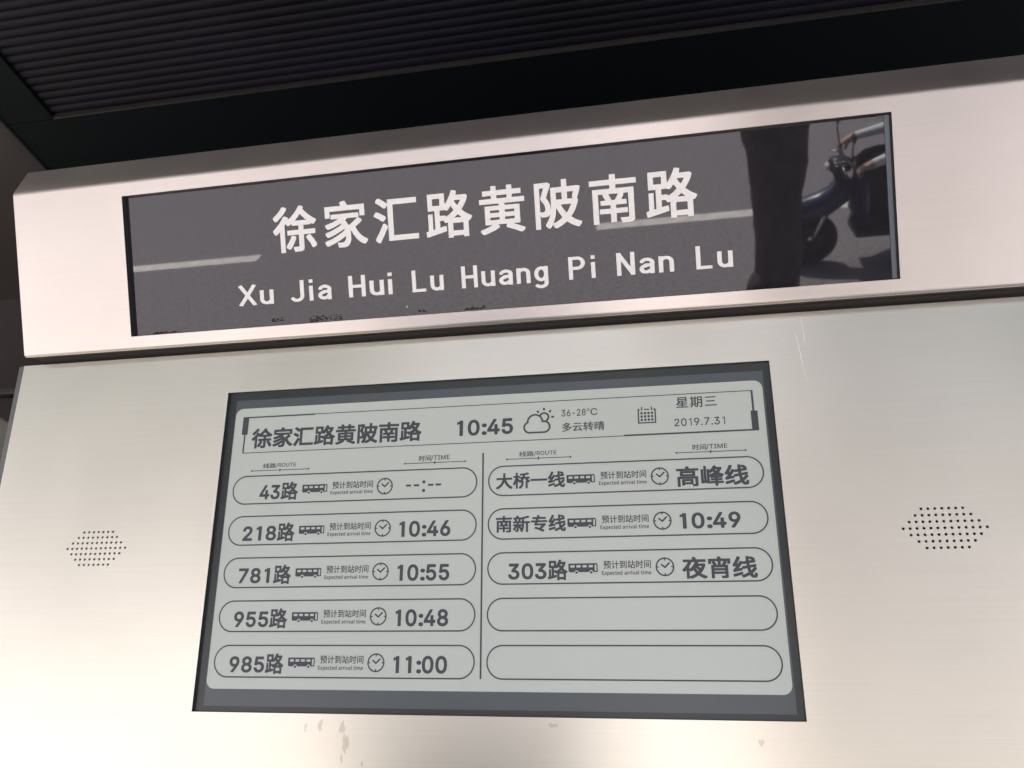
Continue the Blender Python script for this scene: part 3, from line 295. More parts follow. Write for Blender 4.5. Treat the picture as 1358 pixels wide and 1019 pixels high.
pi|68|2,0 0,4 0,348 3,350 66,350 67,346 67,2 64,0;2,420 0,423 1,499 67,499 67,421
pa|230|164,0 163,2 162,19 161,21 141,8 107,4 77,6 56,14 37,26 22,41 8,66 1,88 0,103 1,122 8,144 22,169 37,184 56,196 68,200 77,212 89,220 113,222 157,224 162,226 163,229 167,232 165,249 157,261 150,268 141,273 121,279 106,277 89,271 76,259 65,243 52,235 39,234 28,237 21,241 12,252 8,267 10,281 22,299 31,311 58,331 77,340 98,345 123,346 143,344 164,337 187,325 204,310 218,292 226,278 234,253 235,231 230,216 230,2 227,0;96,72 104,71 119,74 162,107 162,156 141,156 129,155 122,147 111,140 91,137 83,133 73,124 68,107 70,92 79,79 91,73
pH|275|2,0 0,4 1,499 64,500 67,498 68,285 203,284 207,284 207,287 208,498 211,500 274,499 274,1 211,0 208,2 207,215 72,216 68,216 68,213 67,2 64,0
pL|240|2,0 0,4 0,498 3,500 66,500 67,496 68,69 72,68 238,67 240,64 240,2 236,0
pn|230|2,0 0,4 0,348 3,350 66,350 67,348 68,341 69,340 92,347 119,350 139,347 158,341 179,329 201,309 211,294 218,279 223,267 229,246 230,229 230,2 224,0 166,0 163,2 162,227 161,238 155,256 145,269 132,278 114,282 98,278 85,269 75,256 69,238 68,227 67,2 64,0
pg|230|101,-135 89,-134 66,-127 47,-118 32,-109 19,-97 12,-84 10,-72 13,-61 18,-53 28,-44 44,-40 59,-44 82,-61 98,-66 114,-67 138,-61 154,-48 161,-34 162,-27 162,32 161,34 144,25 119,20 111,20 89,24 61,38 37,63 24,83 14,106 9,119 3,149 0,193 3,221 9,251 20,279 37,307 61,331 82,343 103,349 119,350 144,345 161,336 162,337 163,348 164,350 228,350 230,344 230,-28 228,-44 222,-64 212,-83 201,-97 187,-110 163,-123 147,-130 131,-134;109,89 119,89 128,93 139,103 146,114 156,138 161,162 162,181 161,208 156,232 150,248 138,267 128,277 118,281 109,281 101,277 91,267 84,256 74,232 69,208 68,189 69,162 74,138 80,122 91,103 101,94
pP|275|2,0 0,4 0,498 4,500 154,500 176,497 193,491 202,487 221,474 241,454 255,434 266,409 274,378 275,358 274,332 266,301 255,276 241,256 222,236 199,222 176,213 156,210 68,209 67,2 64,0;68,278 152,278 161,279 172,284 179,289 188,298 195,307 202,323 206,339 207,359 206,372 200,393 188,412 179,422 164,430 152,432 68,432
pN|280|2,0 0,4 1,499 67,499 68,483 74,468 203,196 212,180 213,498 216,500 279,499 279,1 213,1 212,17 206,32 77,304 68,320 67,2 64,0
ibus|1275|342,8 321,15 309,24 303,31 294,51 293,72 300,94 309,106 316,111 336,121 357,122 379,115 391,106 396,99 406,79 407,58 400,36 391,24 384,18 364,9;982,8 961,15 949,24 943,31 934,51 933,72 940,94 949,106 956,111 976,121 997,122 1019,115 1031,106 1036,99 1046,79 1047,58 1040,36 1031,24 1024,18 1004,9;59,80 0,141 0,496 2,500 1247,500 1249,499 1250,497 1251,451 1273,450 1275,448 1275,84 1273,80 1077,80 1075,82 1075,93 1071,112 1063,128 1052,143 1041,153 1023,163 1007,168 994,170 982,170 963,166 947,158 931,147 922,136 912,118 906,101 905,82 902,80 437,80 435,82 435,93 431,112 423,128 412,143 401,153 386,162 377,166 356,170 342,170 323,166 307,158 291,147 282,136 272,118 266,101 265,82 263,80;1146,136 1222,135 1225,137 1225,426 1223,430 1148,430 1145,428;91,306 269,306 269,414 91,414;356,306 534,306 534,414 356,414;621,306 799,306 799,414 621,414;886,306 1064,306 1064,414 886,414
iclk|500|233,0 192,7 148,22 119,37 104,47 86,61 61,86 37,119 15,163 8,187 3,212 0,236 0,266 7,308 22,352 37,381 47,396 61,414 86,439 119,463 163,485 187,492 212,497 236,500 266,500 308,493 352,478 381,463 396,453 414,439 439,414 463,381 485,337 492,313 497,288 500,264 500,234 493,192 478,148 463,119 453,104 439,86 414,61 381,37 337,15 313,8 288,3 264,0;222,42 232,42 233,74 238,82 246,87 254,87 265,79 267,73 268,43 272,41 298,45 329,55 357,69 381,86 414,118 436,152 451,188 459,224 459,231 457,232 426,233 418,238 413,246 413,254 421,265 427,267 457,268 459,272 455,298 445,329 431,357 414,381 382,414 348,436 312,451 276,459 269,459 268,457 267,426 262,418 254,413 246,413 235,421 233,427 232,457 228,459 202,455 171,445 143,431 119,414 86,382 64,348 49,312 41,276 41,269 43,268 74,267 82,262 87,254 87,246 79,235 73,233 43,232 41,228 45,202 55,171 69,143 86,119 118,86 152,64 188,49;246,214 234,220 144,295 140,302 139,309 140,318 144,325 157,331 163,331 171,328 248,265 350,366 357,370 364,371 373,370 380,366 384,359 386,352 385,342 380,334 266,220 254,214
iwea|560|101,0 78,7 57,17 43,26 26,43 17,57 5,82 0,107 0,126 5,153 17,178 26,192 43,208 65,223 66,242 74,272 85,296 101,318 117,334 139,350 163,361 193,369 226,370 249,366 273,358 296,347 318,372 332,382 352,391 372,395 389,395 408,391 428,382 442,372 457,356 467,338 474,317 475,292 471,272 462,252 452,238 438,223 452,212 466,198 477,183 487,163 495,131 495,109 491,88 482,66 467,43 452,28 432,14 407,4 388,0;101,33 387,33 398,35 414,42 429,51 444,66 453,81 460,97 462,112 462,128 460,143 453,159 444,174 429,189 406,202 383,207 367,207 352,205 331,197 332,211 332,231 326,259 316,281 307,294 283,316 261,328 234,336 204,337 179,332 167,327 147,316 123,294 108,268 100,247 98,229 98,201 74,191 59,180 44,161 37,144 33,126 33,109 37,91 44,74 55,59 66,49 82,40;387,239 393,239 408,244 419,251 429,261 440,281 442,293 442,307 440,319 435,331 419,349 399,360 387,362 373,362 354,357 341,349 331,339 323,324 338,306 352,281 360,261 364,241;512,281 510,284 511,318 559,318 559,282;274,381 241,414 266,439 299,406 283,387;484,381 462,403 461,406 494,439 519,414 488,383;363,430 361,433 362,479 398,479 398,431
ical|500|2,0 0,4 1,439 67,440 70,438 69,401 39,400 38,397 38,41 38,38 43,38 462,38 462,397 461,400 431,401 430,437 431,439 433,440 499,439 499,1;79,75 78,78 78,144 139,144 139,76;174,75 173,78 173,144 234,144 234,76;269,75 268,78 268,144 329,144 329,76;364,75 363,78 363,144 424,144 424,76;79,175 78,178 78,244 139,244 139,176;174,175 173,178 173,244 234,244 234,176;269,175 268,178 268,244 329,244 329,176;364,175 363,178 363,244 424,244 424,176;79,275 78,278 78,344 139,344 139,276;174,275 173,278 173,344 234,344 234,276;269,275 268,278 268,344 329,344 329,276;364,275 363,278 363,344 424,344 424,276;102,390 100,393 100,498 103,500 133,500 135,497 135,392 132,390;367,390 365,393 365,498 368,500 398,500 400,497 400,392 397,390;182,405 180,411 180,437 182,440 317,440 320,438 320,408 318,405
iccc|800|372,0 327,4 268,14 228,24 176,43 134,63 101,84 68,110 45,134 24,164 10,193 1,228 0,261 7,296 18,324 35,353 54,376 78,399 119,428 164,452 194,465 246,481 293,491 327,496 374,500 426,500 473,496 532,486 572,476 624,457 666,437 700,416 732,390 761,359 782,324 793,296 800,261 799,228 790,193 772,158 746,124 709,91 674,68 633,47 576,25 532,14 473,4 426,0;374,31 423,30 468,34 518,43 557,53 601,69 638,88 671,109 701,135 721,159 740,192 749,219 752,253 748,282 738,311 721,341 697,368 671,391 629,417 592,435 557,447 518,457 468,466 423,470 378,470 332,466 282,457 243,447 214,437 186,425 149,405 128,390 99,365 79,341 60,308 52,282 48,253 49,232 58,198 72,171 89,147 116,120 138,103 171,83 208,65 243,53 282,43 332,34;241,113 223,117 203,125 189,135 174,151 162,168 152,188 145,207 141,227 140,241 141,273 145,293 155,321 174,349 189,365 206,376 227,385 242,387 258,387 272,385 297,375 326,352 345,369 363,380 384,386 408,387 423,385 447,375 476,352 495,369 513,380 534,386 558,387 573,385 587,380 610,366 626,349 643,323 646,317 644,315 606,315 589,331 572,340 557,344 536,342 522,337 512,331 496,316 483,292 477,271 475,239 483,208 490,193 503,177 522,163 543,156 557,156 572,160 584,167 604,185 645,184 643,177 626,151 611,135 594,124 573,115 558,113 542,113 528,115 503,125 474,148 455,131 437,120 416,114 392,113 377,115 353,125 324,148 305,131 287,120 273,115 258,113;241,157 257,156 278,163 297,176 303,184 294,213 290,241 290,263 293,281 303,316 297,324 284,333 272,340 257,344 243,344 228,340 216,333 203,323 190,307 183,292 175,261 176,231 183,208 190,193 203,177 211,169 222,163;391,157 407,156 428,163 447,176 453,184 444,213 440,241 440,263 443,281 453,316 447,324 434,333 422,340 407,344 393,344 378,340 366,333 353,323 340,307 333,292 325,261 326,231 333,208 340,193 353,177 361,169 372,163"""
FONT = {}
for ln in GLYPHS.split("\n"):
    k, adv, s = ln.split("|", 2)
    FONT[k] = ([[tuple(int(c) / 500.0 for c in p.split(",")) for p in loop.split(" ")] for loop in s.split(";")], int(adv) / 500.0)

def lay(keys, gap=0.0):
    out, x = [], 0.0
    for k in keys:
        if k == " ":
            x += 0.3
            continue
        loops, adv = FONT[k]
        out += [[(px + x, py) for px, py in L] for L in loops]
        x += adv + gap
    return out

def fit(polys, x0, y0, x1, y1):
    """scale outlines into a box in millimetres, result in metres"""
    xs = [p[0] for P in polys for p in P]
    ys = [p[1] for P in polys for p in P]
    ax, ay = min(xs), min(ys)
    kx = (x1 - x0) / (max(xs) - ax)
    ky = (y1 - y0) / (max(ys) - ay)
    return [[((x0 + (p[0] - ax) * kx) / 1000, (y0 + (p[1] - ay) * ky) / 1000) for p in P] for P in polys]

def seq(prefix, s):
    return [" " if c == " " else prefix + c for c in s]

# ------------------------------------------------------------------ materials
def mat(name, col, rough=0.6, metal=0.0, noise=0.0, nscale=8.0, spec=0.5, bump=0.0, bscale=60.0, ior=1.5, coat=0.0):
    m = bpy.data.materials.new(name)
    m.use_nodes = True
    t = m.node_tree
    b = t.nodes["Principled BSDF"]
    b.inputs["Base Color"].default_value = (*col, 1)
    b.inputs["Roughness"].default_value = rough
    b.inputs["Metallic"].default_value = metal
    b.inputs["IOR"].default_value = ior
    b.inputs["Specular IOR Level"].default_value = spec
    if coat:
        b.inputs["Coat Weight"].default_value = coat
        b.inputs["Coat Roughness"].default_value = 0.05
    tc = t.nodes.new("ShaderNodeTexCoord")
    if noise:
        n = t.nodes.new("ShaderNodeTexNoise")
        n.inputs["Scale"].default_value = nscale
        n.inputs["Detail"].default_value = 6
        r = t.nodes.new("ShaderNodeMapRange")
        r.inputs["From Min"].default_value = 0.3
        r.inputs["From Max"].default_value = 0.7
        r.inputs["To Min"].default_value = 1 - noise
        r.inputs["To Max"].default_value = 1 + noise
        mx = t.nodes.new("ShaderNodeVectorMath")
        mx.operation = 'SCALE'
        mx.inputs[0].default_value = col
        t.links.new(tc.outputs["Object"], n.inputs["Vector"])
        t.links.new(n.outputs["Fac"], r.inputs["Value"])
        t.links.new(r.outputs[0], mx.inputs["Scale"])
        t.links.new(mx.outputs[0], b.inputs["Base Color"])
    if bump:
        n = t.nodes.new("ShaderNodeTexNoise")
        n.inputs["Scale"].default_value = bscale
        n.inputs["Detail"].default_value = 8
        bp = t.nodes.new("ShaderNodeBump")
        bp.inputs["Strength"].default_value = bump
        bp.inputs["Distance"].default_value = 0.01
        t.links.new(tc.outputs["Object"], n.inputs["Vector"])
        t.links.new(n.outputs["Fac"], bp.inputs["Height"])
        t.links.new(bp.outputs[0], b.inputs["Normal"])
    return m

def brushed(name, col, rough, aniso):
    """horizontally brushed stainless steel: fine grain along x, faint handling smears"""
    m = bpy.data.materials.new(name)
    m.use_nodes = True
    t = m.node_tree
    b = t.nodes["Principled BSDF"]
    b.inputs["Metallic"].default_value = 1.0
    b.inputs["Anisotropic"].default_value = aniso
    b.inputs["Anisotropic Rotation"].default_value = 0.25
    tg = t.nodes.new("ShaderNodeTangent")
    tg.direction_type = 'UV_MAP'
    tg.uv_map = "UVMap"
    t.links.new(tg.outputs[0], b.inputs["Tangent"])
    tc = t.nodes.new("ShaderNodeTexCoord")
    def noise(scale3, sc_, detail):
        mp = t.nodes.new("ShaderNodeMapping")
        mp.inputs["Scale"].default_value = scale3
        n = t.nodes.new("ShaderNodeTexNoise")
        n.inputs["Scale"].default_value = sc_
        n.inputs["Detail"].default_value = detail
        t.links.new(tc.outputs["Object"], mp.inputs["Vector"])
        t.links.new(mp.outputs[0], n.inputs["Vector"])
        return n
    def rng(src, a, c, lo, hi):
        r = t.nodes.new("ShaderNodeMapRange")
        r.inputs["From Min"].default_value = a
        r.inputs["From Max"].default_value = c
        r.inputs["To Min"].default_value = lo
        r.inputs["To Max"].default_value = hi
        t.links.new(src, r.inputs["Value"])
        return r.outputs[0]
    def math_(op, a, c):
        q = t.nodes.new("ShaderNodeMath")
        q.operation = op
        t.links.new(a, q.inputs[0])
        if isinstance(c, float):
            q.inputs[1].default_value = c
        else:
            t.links.new(c, q.inputs[1])
        return q.outputs[0]
    grain = noise((4, 700, 700), 1.0, 3)
    grain2 = noise((1.2, 160, 160), 1.0, 3)
    smear = noise((1, 1, 1), 3.2, 5)
    wipe = noise((5, 1.6, 5), 2.2, 4)
    k = math_('MULTIPLY', rng(grain.outputs[0], .3, .7, .975, 1.02), rng(grain2.outputs[0], .3, .7, .99, 1.008))
    k = math_('MULTIPLY', k, rng(smear.outputs[0], .35, .7, 1.02, .955))
    mx = t.nodes.new("ShaderNodeVectorMath")
    mx.operation = 'SCALE'
    mx.inputs[0].default_value = col
    t.links.new(k, mx.inputs["Scale"])
    t.links.new(mx.outputs[0], b.inputs["Base Color"])
    rr = math_('ADD', rng(wipe.outputs[0], .3, .7, rough - .012, rough + .012), rng(grain.outputs[0], .3, .7, -.004, .004))
    t.links.new(rr, b.inputs["Roughness"])
    return m

M_STEEL = brushed("brushed_steel_panel", (0.675, 0.662, 0.603), 0.312, 0.62)
M_HEAD = brushed("brushed_steel_header", (0.60, 0.57, 0.555), 0.325, 0.88)
M_SMUDGE = brushed("greasy_smudge", (0.54, 0.515, 0.465), 0.33, 0.62)
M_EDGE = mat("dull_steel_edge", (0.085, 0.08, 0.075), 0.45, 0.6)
M_GAP = mat("gap_shade_grey", (0.045, 0.042, 0.042), 0.65)  # shade of the gap under the header put into this grey
M_BLACK = mat("black_mask", (0.021, 0.027, 0.030), 0.28, noise=.1)
M_RIM = mat("dark_grey_rim", (0.048, 0.058, 0.064), 0.4)
M_DARKHOLE = mat("dark_cavity", (0.022, 0.019, 0.026), 0.8)
M_SIGNGLASS = mat("black_sign_glass", (0.0155, 0.015, 0.0185), 0.022, ior=1.62)
M_LETTER = mat("white_vinyl", (0.735, 0.75, 0.765), 0.55)
M_EDGEGLINT = mat("glass_edge_reflection", (0.10, 0.12, 0.15), 0.25)
M_EINK = mat("electronic_paper", (0.445, 0.495, 0.478), 0.32, noise=.045, nscale=2.2, ior=1.6)
M_EINKDARK = mat("dark_electronic_paper", (0.066, 0.082, 0.094), 0.30, ior=1.5)
M_INK = mat("display_ink", (0.038, 0.044, 0.056), 0.45)
M_RESIDUE = mat("old_adhesive", (0.022, 0.016, 0.018), 0.9)
M_SCRATCH = mat("bare_scratch", (0.88, 0.87, 0.86), 0.55, 1.0)
M_BIN = mat("added_bin_paint", (0.08, 0.08, 0.076), 0.5)
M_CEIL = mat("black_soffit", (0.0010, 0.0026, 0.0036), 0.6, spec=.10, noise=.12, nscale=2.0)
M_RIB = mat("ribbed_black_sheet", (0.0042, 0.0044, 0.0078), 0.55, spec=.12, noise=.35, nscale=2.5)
M_TRIM = mat("grey_trim", (0.027, 0.026, 0.027), 0.45, 0.3)
M_BOX = mat("pale_painted_steel", (0.62, 0.60, 0.55), 0.5)
M_CLAD = mat("brown_grey_cladding", (0.028, 0.024, 0.024), 0.45, noise=.12, nscale=2.0)
M_MARK = mat("grey_print", (0.10, 0.10, 0.11), 0.6)
M_ASPHALT = mat("worn_asphalt", (0.242, 0.233, 0.250), 0.9, spec=.15, noise=.34, nscale=30.0, bump=.4, bscale=90.0)
M_PAVE = mat("pavement_stone", (0.30, 0.275, 0.255), 0.85, noise=.15, nscale=5.0)
M_KERB = mat("granite_kerb", (0.34, 0.33, 0.32), 0.8, noise=.12, nscale=20.0)
M_LINE = mat("worn_white_paint", (0.80, 0.79, 0.77), 0.7, noise=.14, nscale=9.0)
M_BARK = mat("dark_bark", (0.070, 0.060, 0.056), 0.9, noise=.55, nscale=16.0, bump=.8, bscale=18.0)
M_LEAF = mat("tree_leaf", (0.09, 0.14, 0.042), 0.6, noise=.4, nscale=1.5)
M_NAVY = mat("navy_plastic", (0.02, 0.032, 0.11), 0.3, coat=.5)
M_PLASTIC = mat("black_plastic", (0.012, 0.012, 0.014), 0.4)
M_QUILT = mat("black_quilted_vinyl", (0.012, 0.011, 0.013), 0.32, bump=.8, bscale=22.0)
M_GREY = mat("silver_plastic", (0.42, 0.43, 0.44), 0.3, 0.3)
M_CHROME = mat("bright_metal", (0.75, 0.75, 0.76), 0.15, 1.0)
M_TYRE = mat("tyre_rubber", (0.014, 0.014, 0.014), 0.8)
M_LENS = mat("clear_lens", (0.75, 0.77, 0.8), 0.08)
M_SKIN = mat("skin", (0.50, 0.32, 0.25), 0.55)
M_SHIRT = mat("pale_shirt", (0.88, 0.90, 0.94), 0.85, noise=.08, nscale=12.0)
M_TROUSER = mat("black_trousers", (0.014, 0.013, 0.015), 0.6, noise=.3, nscale=40.0)
M_HAIR = mat("black_hair", (0.008, 0.007, 0.006), 0.5)
M_WALLPALE = mat("tan_render", (0.76, 0.65, 0.52), 0.9, noise=.08, nscale=.6)
M_WINDOW = mat("window_glass", (0.03, 0.035, 0.04), 0.08)
M_WFRAME = mat("window_frame", (0.55, 0.54, 0.52), 0.6)

# ------------------------------------------------------------------ frames of the two tilted faces (x along, y up the face, z out of it)
def frame(o, v, n):
    m = Matrix(((1, v[0], n[0], o[0]), (0, v[1], n[1], o[1]), (0, v[2], n[2], o[2]), (0, 0, 0, 1)))
    return m
F_PANEL = frame((-0.72924, 1.20429, 1.80788), (0, -0.20791, 0.97815), (0, -0.97815, -0.20791))
F_HEAD = frame((-0.21606, 1.05160, 2.38196), (0, -0.51952, 0.85446), (0, -0.85446, -0.51952))

# ------------------------------------------------------------------ street: ground, kerb, road, painted line
def sheet(name, x0, y0, x1, y1, z, m, kind="structure"):
    bm = bmesh.new()
    bm.faces.new([bm.verts.new(p) for p in ((x0, y0, z), (x1, y0, z), (x1, y1, z), (x0, y1, z))])
    return obj(name, bm, m, kind=kind)
sheet("pavement", -40, -2.95, 40, 40, 0.12, M_PAVE)
bm = bmesh.new()
box(bm, -40, -3.10, -0.05, 40, -2.952, 0.125, 0.01)
obj("kerb", bm, M_KERB, kind="structure")
sheet("road", -150, -150, 150, -3.0, 0.0, M_ASPHALT)
bm = bmesh.new()
for k in range(-4, 5):
    x0 = -0.50 + k * 7.2
    vs = [bm.verts.new((x0 + a, -5.35 + c, 0.004)) for a, c in ((0, -.085), (3.6, -.085), (3.6, .085), (0, .085))]
    bm.faces.new(vs)
obj("road_marking", bm, M_LINE, kind="structure")

# ------------------------------------------------------------------ shelter canopy
ZC = 3.20
canopy = thing("shelter_canopy", "black flat shelter roof with fine ribbed soffit above the name board", "shelter roof", (0.3, 0.5, ZC))
def cn(name, bm, m):
    bmesh.ops.translate(bm, verts=bm.verts, vec=(-0.3, -0.5, -ZC))
    return obj(name, bm, m, canopy)
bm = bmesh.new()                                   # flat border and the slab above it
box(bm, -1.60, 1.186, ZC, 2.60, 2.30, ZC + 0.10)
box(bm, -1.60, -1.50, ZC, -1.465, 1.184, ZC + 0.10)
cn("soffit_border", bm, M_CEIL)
bm = bmesh.new()                                   # ribbed infill, ribs along x
pitch, y = 0.0213, 1.176
prof = []
while y > -1.45:
    prof += [(y, 0.0108), (y - 0.003, 0.0090), (y - 0.007, 0.0078), (y - 0.012, 0.0080), (y - 0.016, 0.0092), (y - 0.019, 0.0108)]
    y -= pitch
A = [bm.verts.new((-1.463, yy, ZC + zz)) for yy, zz in prof]
B = [bm.verts.new((2.60, yy, ZC + zz)) for yy, zz in prof]
for i in range(len(prof) - 1):
    bm.faces.new((A[i], A[i + 1], B[i + 1], B[i]))
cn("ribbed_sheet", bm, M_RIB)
bm = bmesh.new()
box(bm, -1.463, 1.180, ZC - 0.002, 2.60, 1.184, ZC + 0.02)
cn("edge_bead", bm, M_TRIM)
bm = bmesh.new()
box(bm, -1.632, -1.50, ZC - 0.006, -1.602, 2.30, ZC + 0.10, 0.003)
cn("side_trim", bm, M_TRIM)
bm = bmesh.new()
box(bm, -4.2, -1.50, ZC + 0.02, -1.634, 2.30, ZC + 0.10)
cn("side_soffit", bm, M_CLAD)
bm = bmesh.new()
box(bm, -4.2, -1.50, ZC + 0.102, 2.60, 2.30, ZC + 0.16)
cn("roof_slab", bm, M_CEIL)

# back wall of the shelter
bw = thing("shelter_wall", "dark brown grey cladding wall behind the left end of the steel board", "wall", (-0.8, 2.0, 0.12))
bm = bmesh.new(); box(bm, -3.3, -0.10, 0, 2.6, 0.05, 3.10); obj("cladding", bm, M_CLAD, bw)
bm = bmesh.new(); box(bm, -3.3, -0.125, 2.70, -0.4, -0.102, 2.72, .003); obj("seam_strip", bm, M_EDGE, bw)

# neighbouring steel box glimpsed at the left edge
sb = thing("steel_box", "small grey steel box edge behind the left side of the steel panel", "steel box", (-2.3, 1.70, 0.12))
bm = bmesh.new(); box(bm, -0.65, -0.13, 0, 0.52, 0.17, 2.50, 0.012)
me = bpy.data.meshes.new("casing"); bm.to_mesh(me); bm.free(); add_uv(me)
obj("casing", me, M_BOX, sb)
bm = bmesh.new(); box(bm, -0.60, -0.145, 2.30, 0.46, -0.132, 2.36, 0.004); obj("dark_slot", bm, M_GAP, sb)

# ------------------------------------------------------------------ lower steel panel
panel = thing("information_kiosk", "brushed stainless steel kiosk front holding the display between two speaker hole patterns", "kiosk", mat=F_PANEL)
XL, XR, VT, VB = -0.420, 1.325, 0.588, -0.95
holes = []
def grille_pts(cx, cy):
    out = []
    for r, n in zip(range(-3, 4), (7, 9, 11, 13, 11, 9, 7)):
        for i in range(n):
            out.append((cx + (i - (n - 1) / 2) * 0.009, cy + r * 0.009))
    return out
G1, G2 = grille_pts(-0.2097, 0.2510), grille_pts(1.1096, 0.2520)
sheet_polys = [rect(XL, VB, XR, VT), rect(0, 0, 0.900, 0.512)] + [circ(x, y, 0.0020, 12) for x, y in G1 + G2]
# a grid of separate fields keeps the fill clean: three columns joined edge to edge
obj("front_sheet", flat("front_sheet", sheet_polys, z=-0.0012, extrude=0.0012, uv=True), M_STEEL, panel)
for gp in (G1, G2):
    cx = sum(p[0] for p in gp) / len(gp); cy = sum(p[1] for p in gp) / len(gp)
    bm = bmesh.new()
    box(bm, cx - .065, cy - .036, -0.012, cx + .065, cy + .036, -0.006)
    g = obj("speaker_grille", bm, M_DARKHOLE, panel)
# left edge folded back
pts = [(XL, 0.0)] + [(XL - 0.004 * math.sin(math.radians(a)), -0.004 + 0.004 * math.cos(math.radians(a))) for a in (7, 14, 20)]
dx, dz = math.sin(math.radians(20)), math.cos(math.radians(20))
pts += [(pts[-1][0] - 0.014 * dz, pts[-1][1] - 0.014 * dx), (pts[-1][0] - 0.012 * dz, pts[-1][1] - 0.30)]
bm = bmesh.new()
uvl = bm.loops.layers.uv.new("UVMap")
a = [bm.verts.new((x, VB, n)) for x, n in pts]; b_ = [bm.verts.new((x, VT, n)) for x, n in pts]
for i in range(len(pts) - 1):
    f = bm.faces.new((a[i + 1], a[i], b_[i], b_[i + 1])); f.smooth = i < 3
    for lp in f.loops:
        lp[uvl].uv = (lp.vert.co.x + lp.vert.co.z, lp.vert.co.y)
obj("edge_fold", bm, M_EDGE, panel)
bm = bmesh.new(); box(bm, XL + .01, VB + .01, -0.30, XR - .01, VT - .03, -0.05)
obj("cabinet_body", bm, M_EDGE, panel)
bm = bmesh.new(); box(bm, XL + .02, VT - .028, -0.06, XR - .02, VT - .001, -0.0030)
obj("top_flange", bm, M_GAP, panel)
# plinth down to the pavement
bm = bmesh.new(); box(bm, XL + .05, -1.70, -0.55, XR - .05, VB + .02, -0.06)
obj("plinth", bm, M_EDGE, panel)

def scratch(pts, w):
    bm = bmesh.new()
    L, Rr = [], []
    for i, p in enumerate(pts):
        q = Vector(pts[min(i + 1, len(pts) - 1)]) - Vector(pts[max(i - 1, 0)])
        nrm = Vector((-q.y, q.x)).normalized()
        ww = w * (0.25 if i in (0, len(pts) - 1) else random.uniform(.5, 1.0)) / 2
        L.append(bm.verts.new((p[0] + nrm.x * ww, p[1] + nrm.y * ww, 0.0003)))
        Rr.append(bm.verts.new((p[0] - nrm.x * ww, p[1] - nrm.y * ww, 0.0003)))
    for i in range(len(pts) - 1):
        bm.faces.new((L[i], L[i + 1], Rr[i + 1], Rr[i]))
    return bm
def wob(a, c, n, amp):
    return [(a[0] + (c[0] - a[0]) * i / n + random.uniform(-amp, amp), a[1] + (c[1] - a[1]) * i / n) for i in range(n + 1)]
obj("scratch", scratch(wob((0.9535, 0.580), (0.9555, 0.537), 7, .0006), .0016), M_SCRATCH, panel)
obj("scratch", scratch(wob((0.9425, 0.556), (0.9485, 0.500), 9, .0008), .0018), M_SCRATCH, panel)
obj("scratch", scratch(wob((0.9190, 0.548), (0.9270, 0.541), 5, .0015), .0008), M_SCRATCH, panel)
obj("scratch", scratch(wob((0.9480, 0.500), (0.9530, 0.470), 5, .0008), .0008), M_SCRATCH, panel)

def smudge(cx, cy, rx, ry, seed):
    rnd = random.Random(seed)
    n = 26
    ph = [rnd.uniform(0, 6.28) for _ in range(4)]
    P = []
    for k in range(n):
        t = 2 * PI * k / n
        q = 1 + .22 * math.sin(2 * t + ph[0]) + .18 * math.sin(3 * t + ph[1]) + .14 * math.sin(5 * t + ph[2]) + .08 * math.sin(9 * t + ph[3])
        P.append((cx + rx * q * math.cos(t), cy + ry * q * math.sin(t)))
    return flat("smudge", [P], z=.00012 + seed * 1e-6, uv=True)
for i, (cx, cy, rx, ry) in enumerate(((.211, -.016, .003, .009), (.188, -.019, .0018, .006), (.2455, -.018, .0035, .010), (.252, -.040, .004, .014), (.247, -.060, .002, .005), (.279, -.066, .002, .003), (.558, -.010, .006, .003), (.839, -.027, .003, .005))):
    obj("smudge", smudge(cx, cy, rx, ry, i + 1), M_SMUDGE, panel)

# ------------------------------------------------------------------ header with the name plate
head = thing("name_header", "tilted brushed steel header carrying the black station name plate", "sign header", mat=F_HEAD)
HL, HR, HT = -0.908, 0.782, 0.2945
obj("front_face", flat("front_face", [rect(HL, 0.005, HR, HT - 0.003), rect(-0.691, 0.0224, 0.580, 0.2700)], z=-0.001, extrude=0.001, uv=True), M_HEAD, head)
th = math.radians(40)
r = 0.011
prof = [(HT - 0.003, 0.0)] + [(HT - 0.003 + r * math.sin(th * k / 4), -r + r * math.cos(th * k / 4)) for k in range(1, 5)]
prof.append((prof[-1][0] + 0.058 * math.cos(th), prof[-1][1] - 0.058 * math.sin(th)))
prof.append((prof[-1][0] - 0.002, prof[-1][1] - 0.25))
obj("top_fold", sweep_x("top_fold", prof, HL, HR), M_HEAD, head)
back = [prof[-2], prof[-1]]
lp_ = [(0.005 - 0.006 * math.sin(math.radians(15 * k)), -0.006 + 0.006 * math.cos(math.radians(15 * k))) for k in range(0, 7)]
lp_ = list(reversed(lp_))
obj("bottom_lip", sweep_x("bottom_lip", lp_, HL, HR), M_HEAD, head)
capo = [(0.005, -0.002)] + [p for p in reversed(lp_)][1:] + [(-0.001, -0.05), (back[1][0], back[1][1])] + [back[0]] + [(v, n) for v, n in reversed(prof[:-2])]
for x in (HL, HR):
    bm = bmesh.new()
    bm.faces.new([bm.verts.new((x, v, n)) for v, n in capo])
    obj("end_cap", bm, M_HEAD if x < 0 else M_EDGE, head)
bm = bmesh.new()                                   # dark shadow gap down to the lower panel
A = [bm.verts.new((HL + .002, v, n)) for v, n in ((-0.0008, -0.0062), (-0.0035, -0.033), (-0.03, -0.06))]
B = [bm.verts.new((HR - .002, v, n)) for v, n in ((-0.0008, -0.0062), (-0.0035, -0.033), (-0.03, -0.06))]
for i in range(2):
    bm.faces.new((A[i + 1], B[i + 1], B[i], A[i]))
obj("shadow_gap", bm, M_GAP, head)

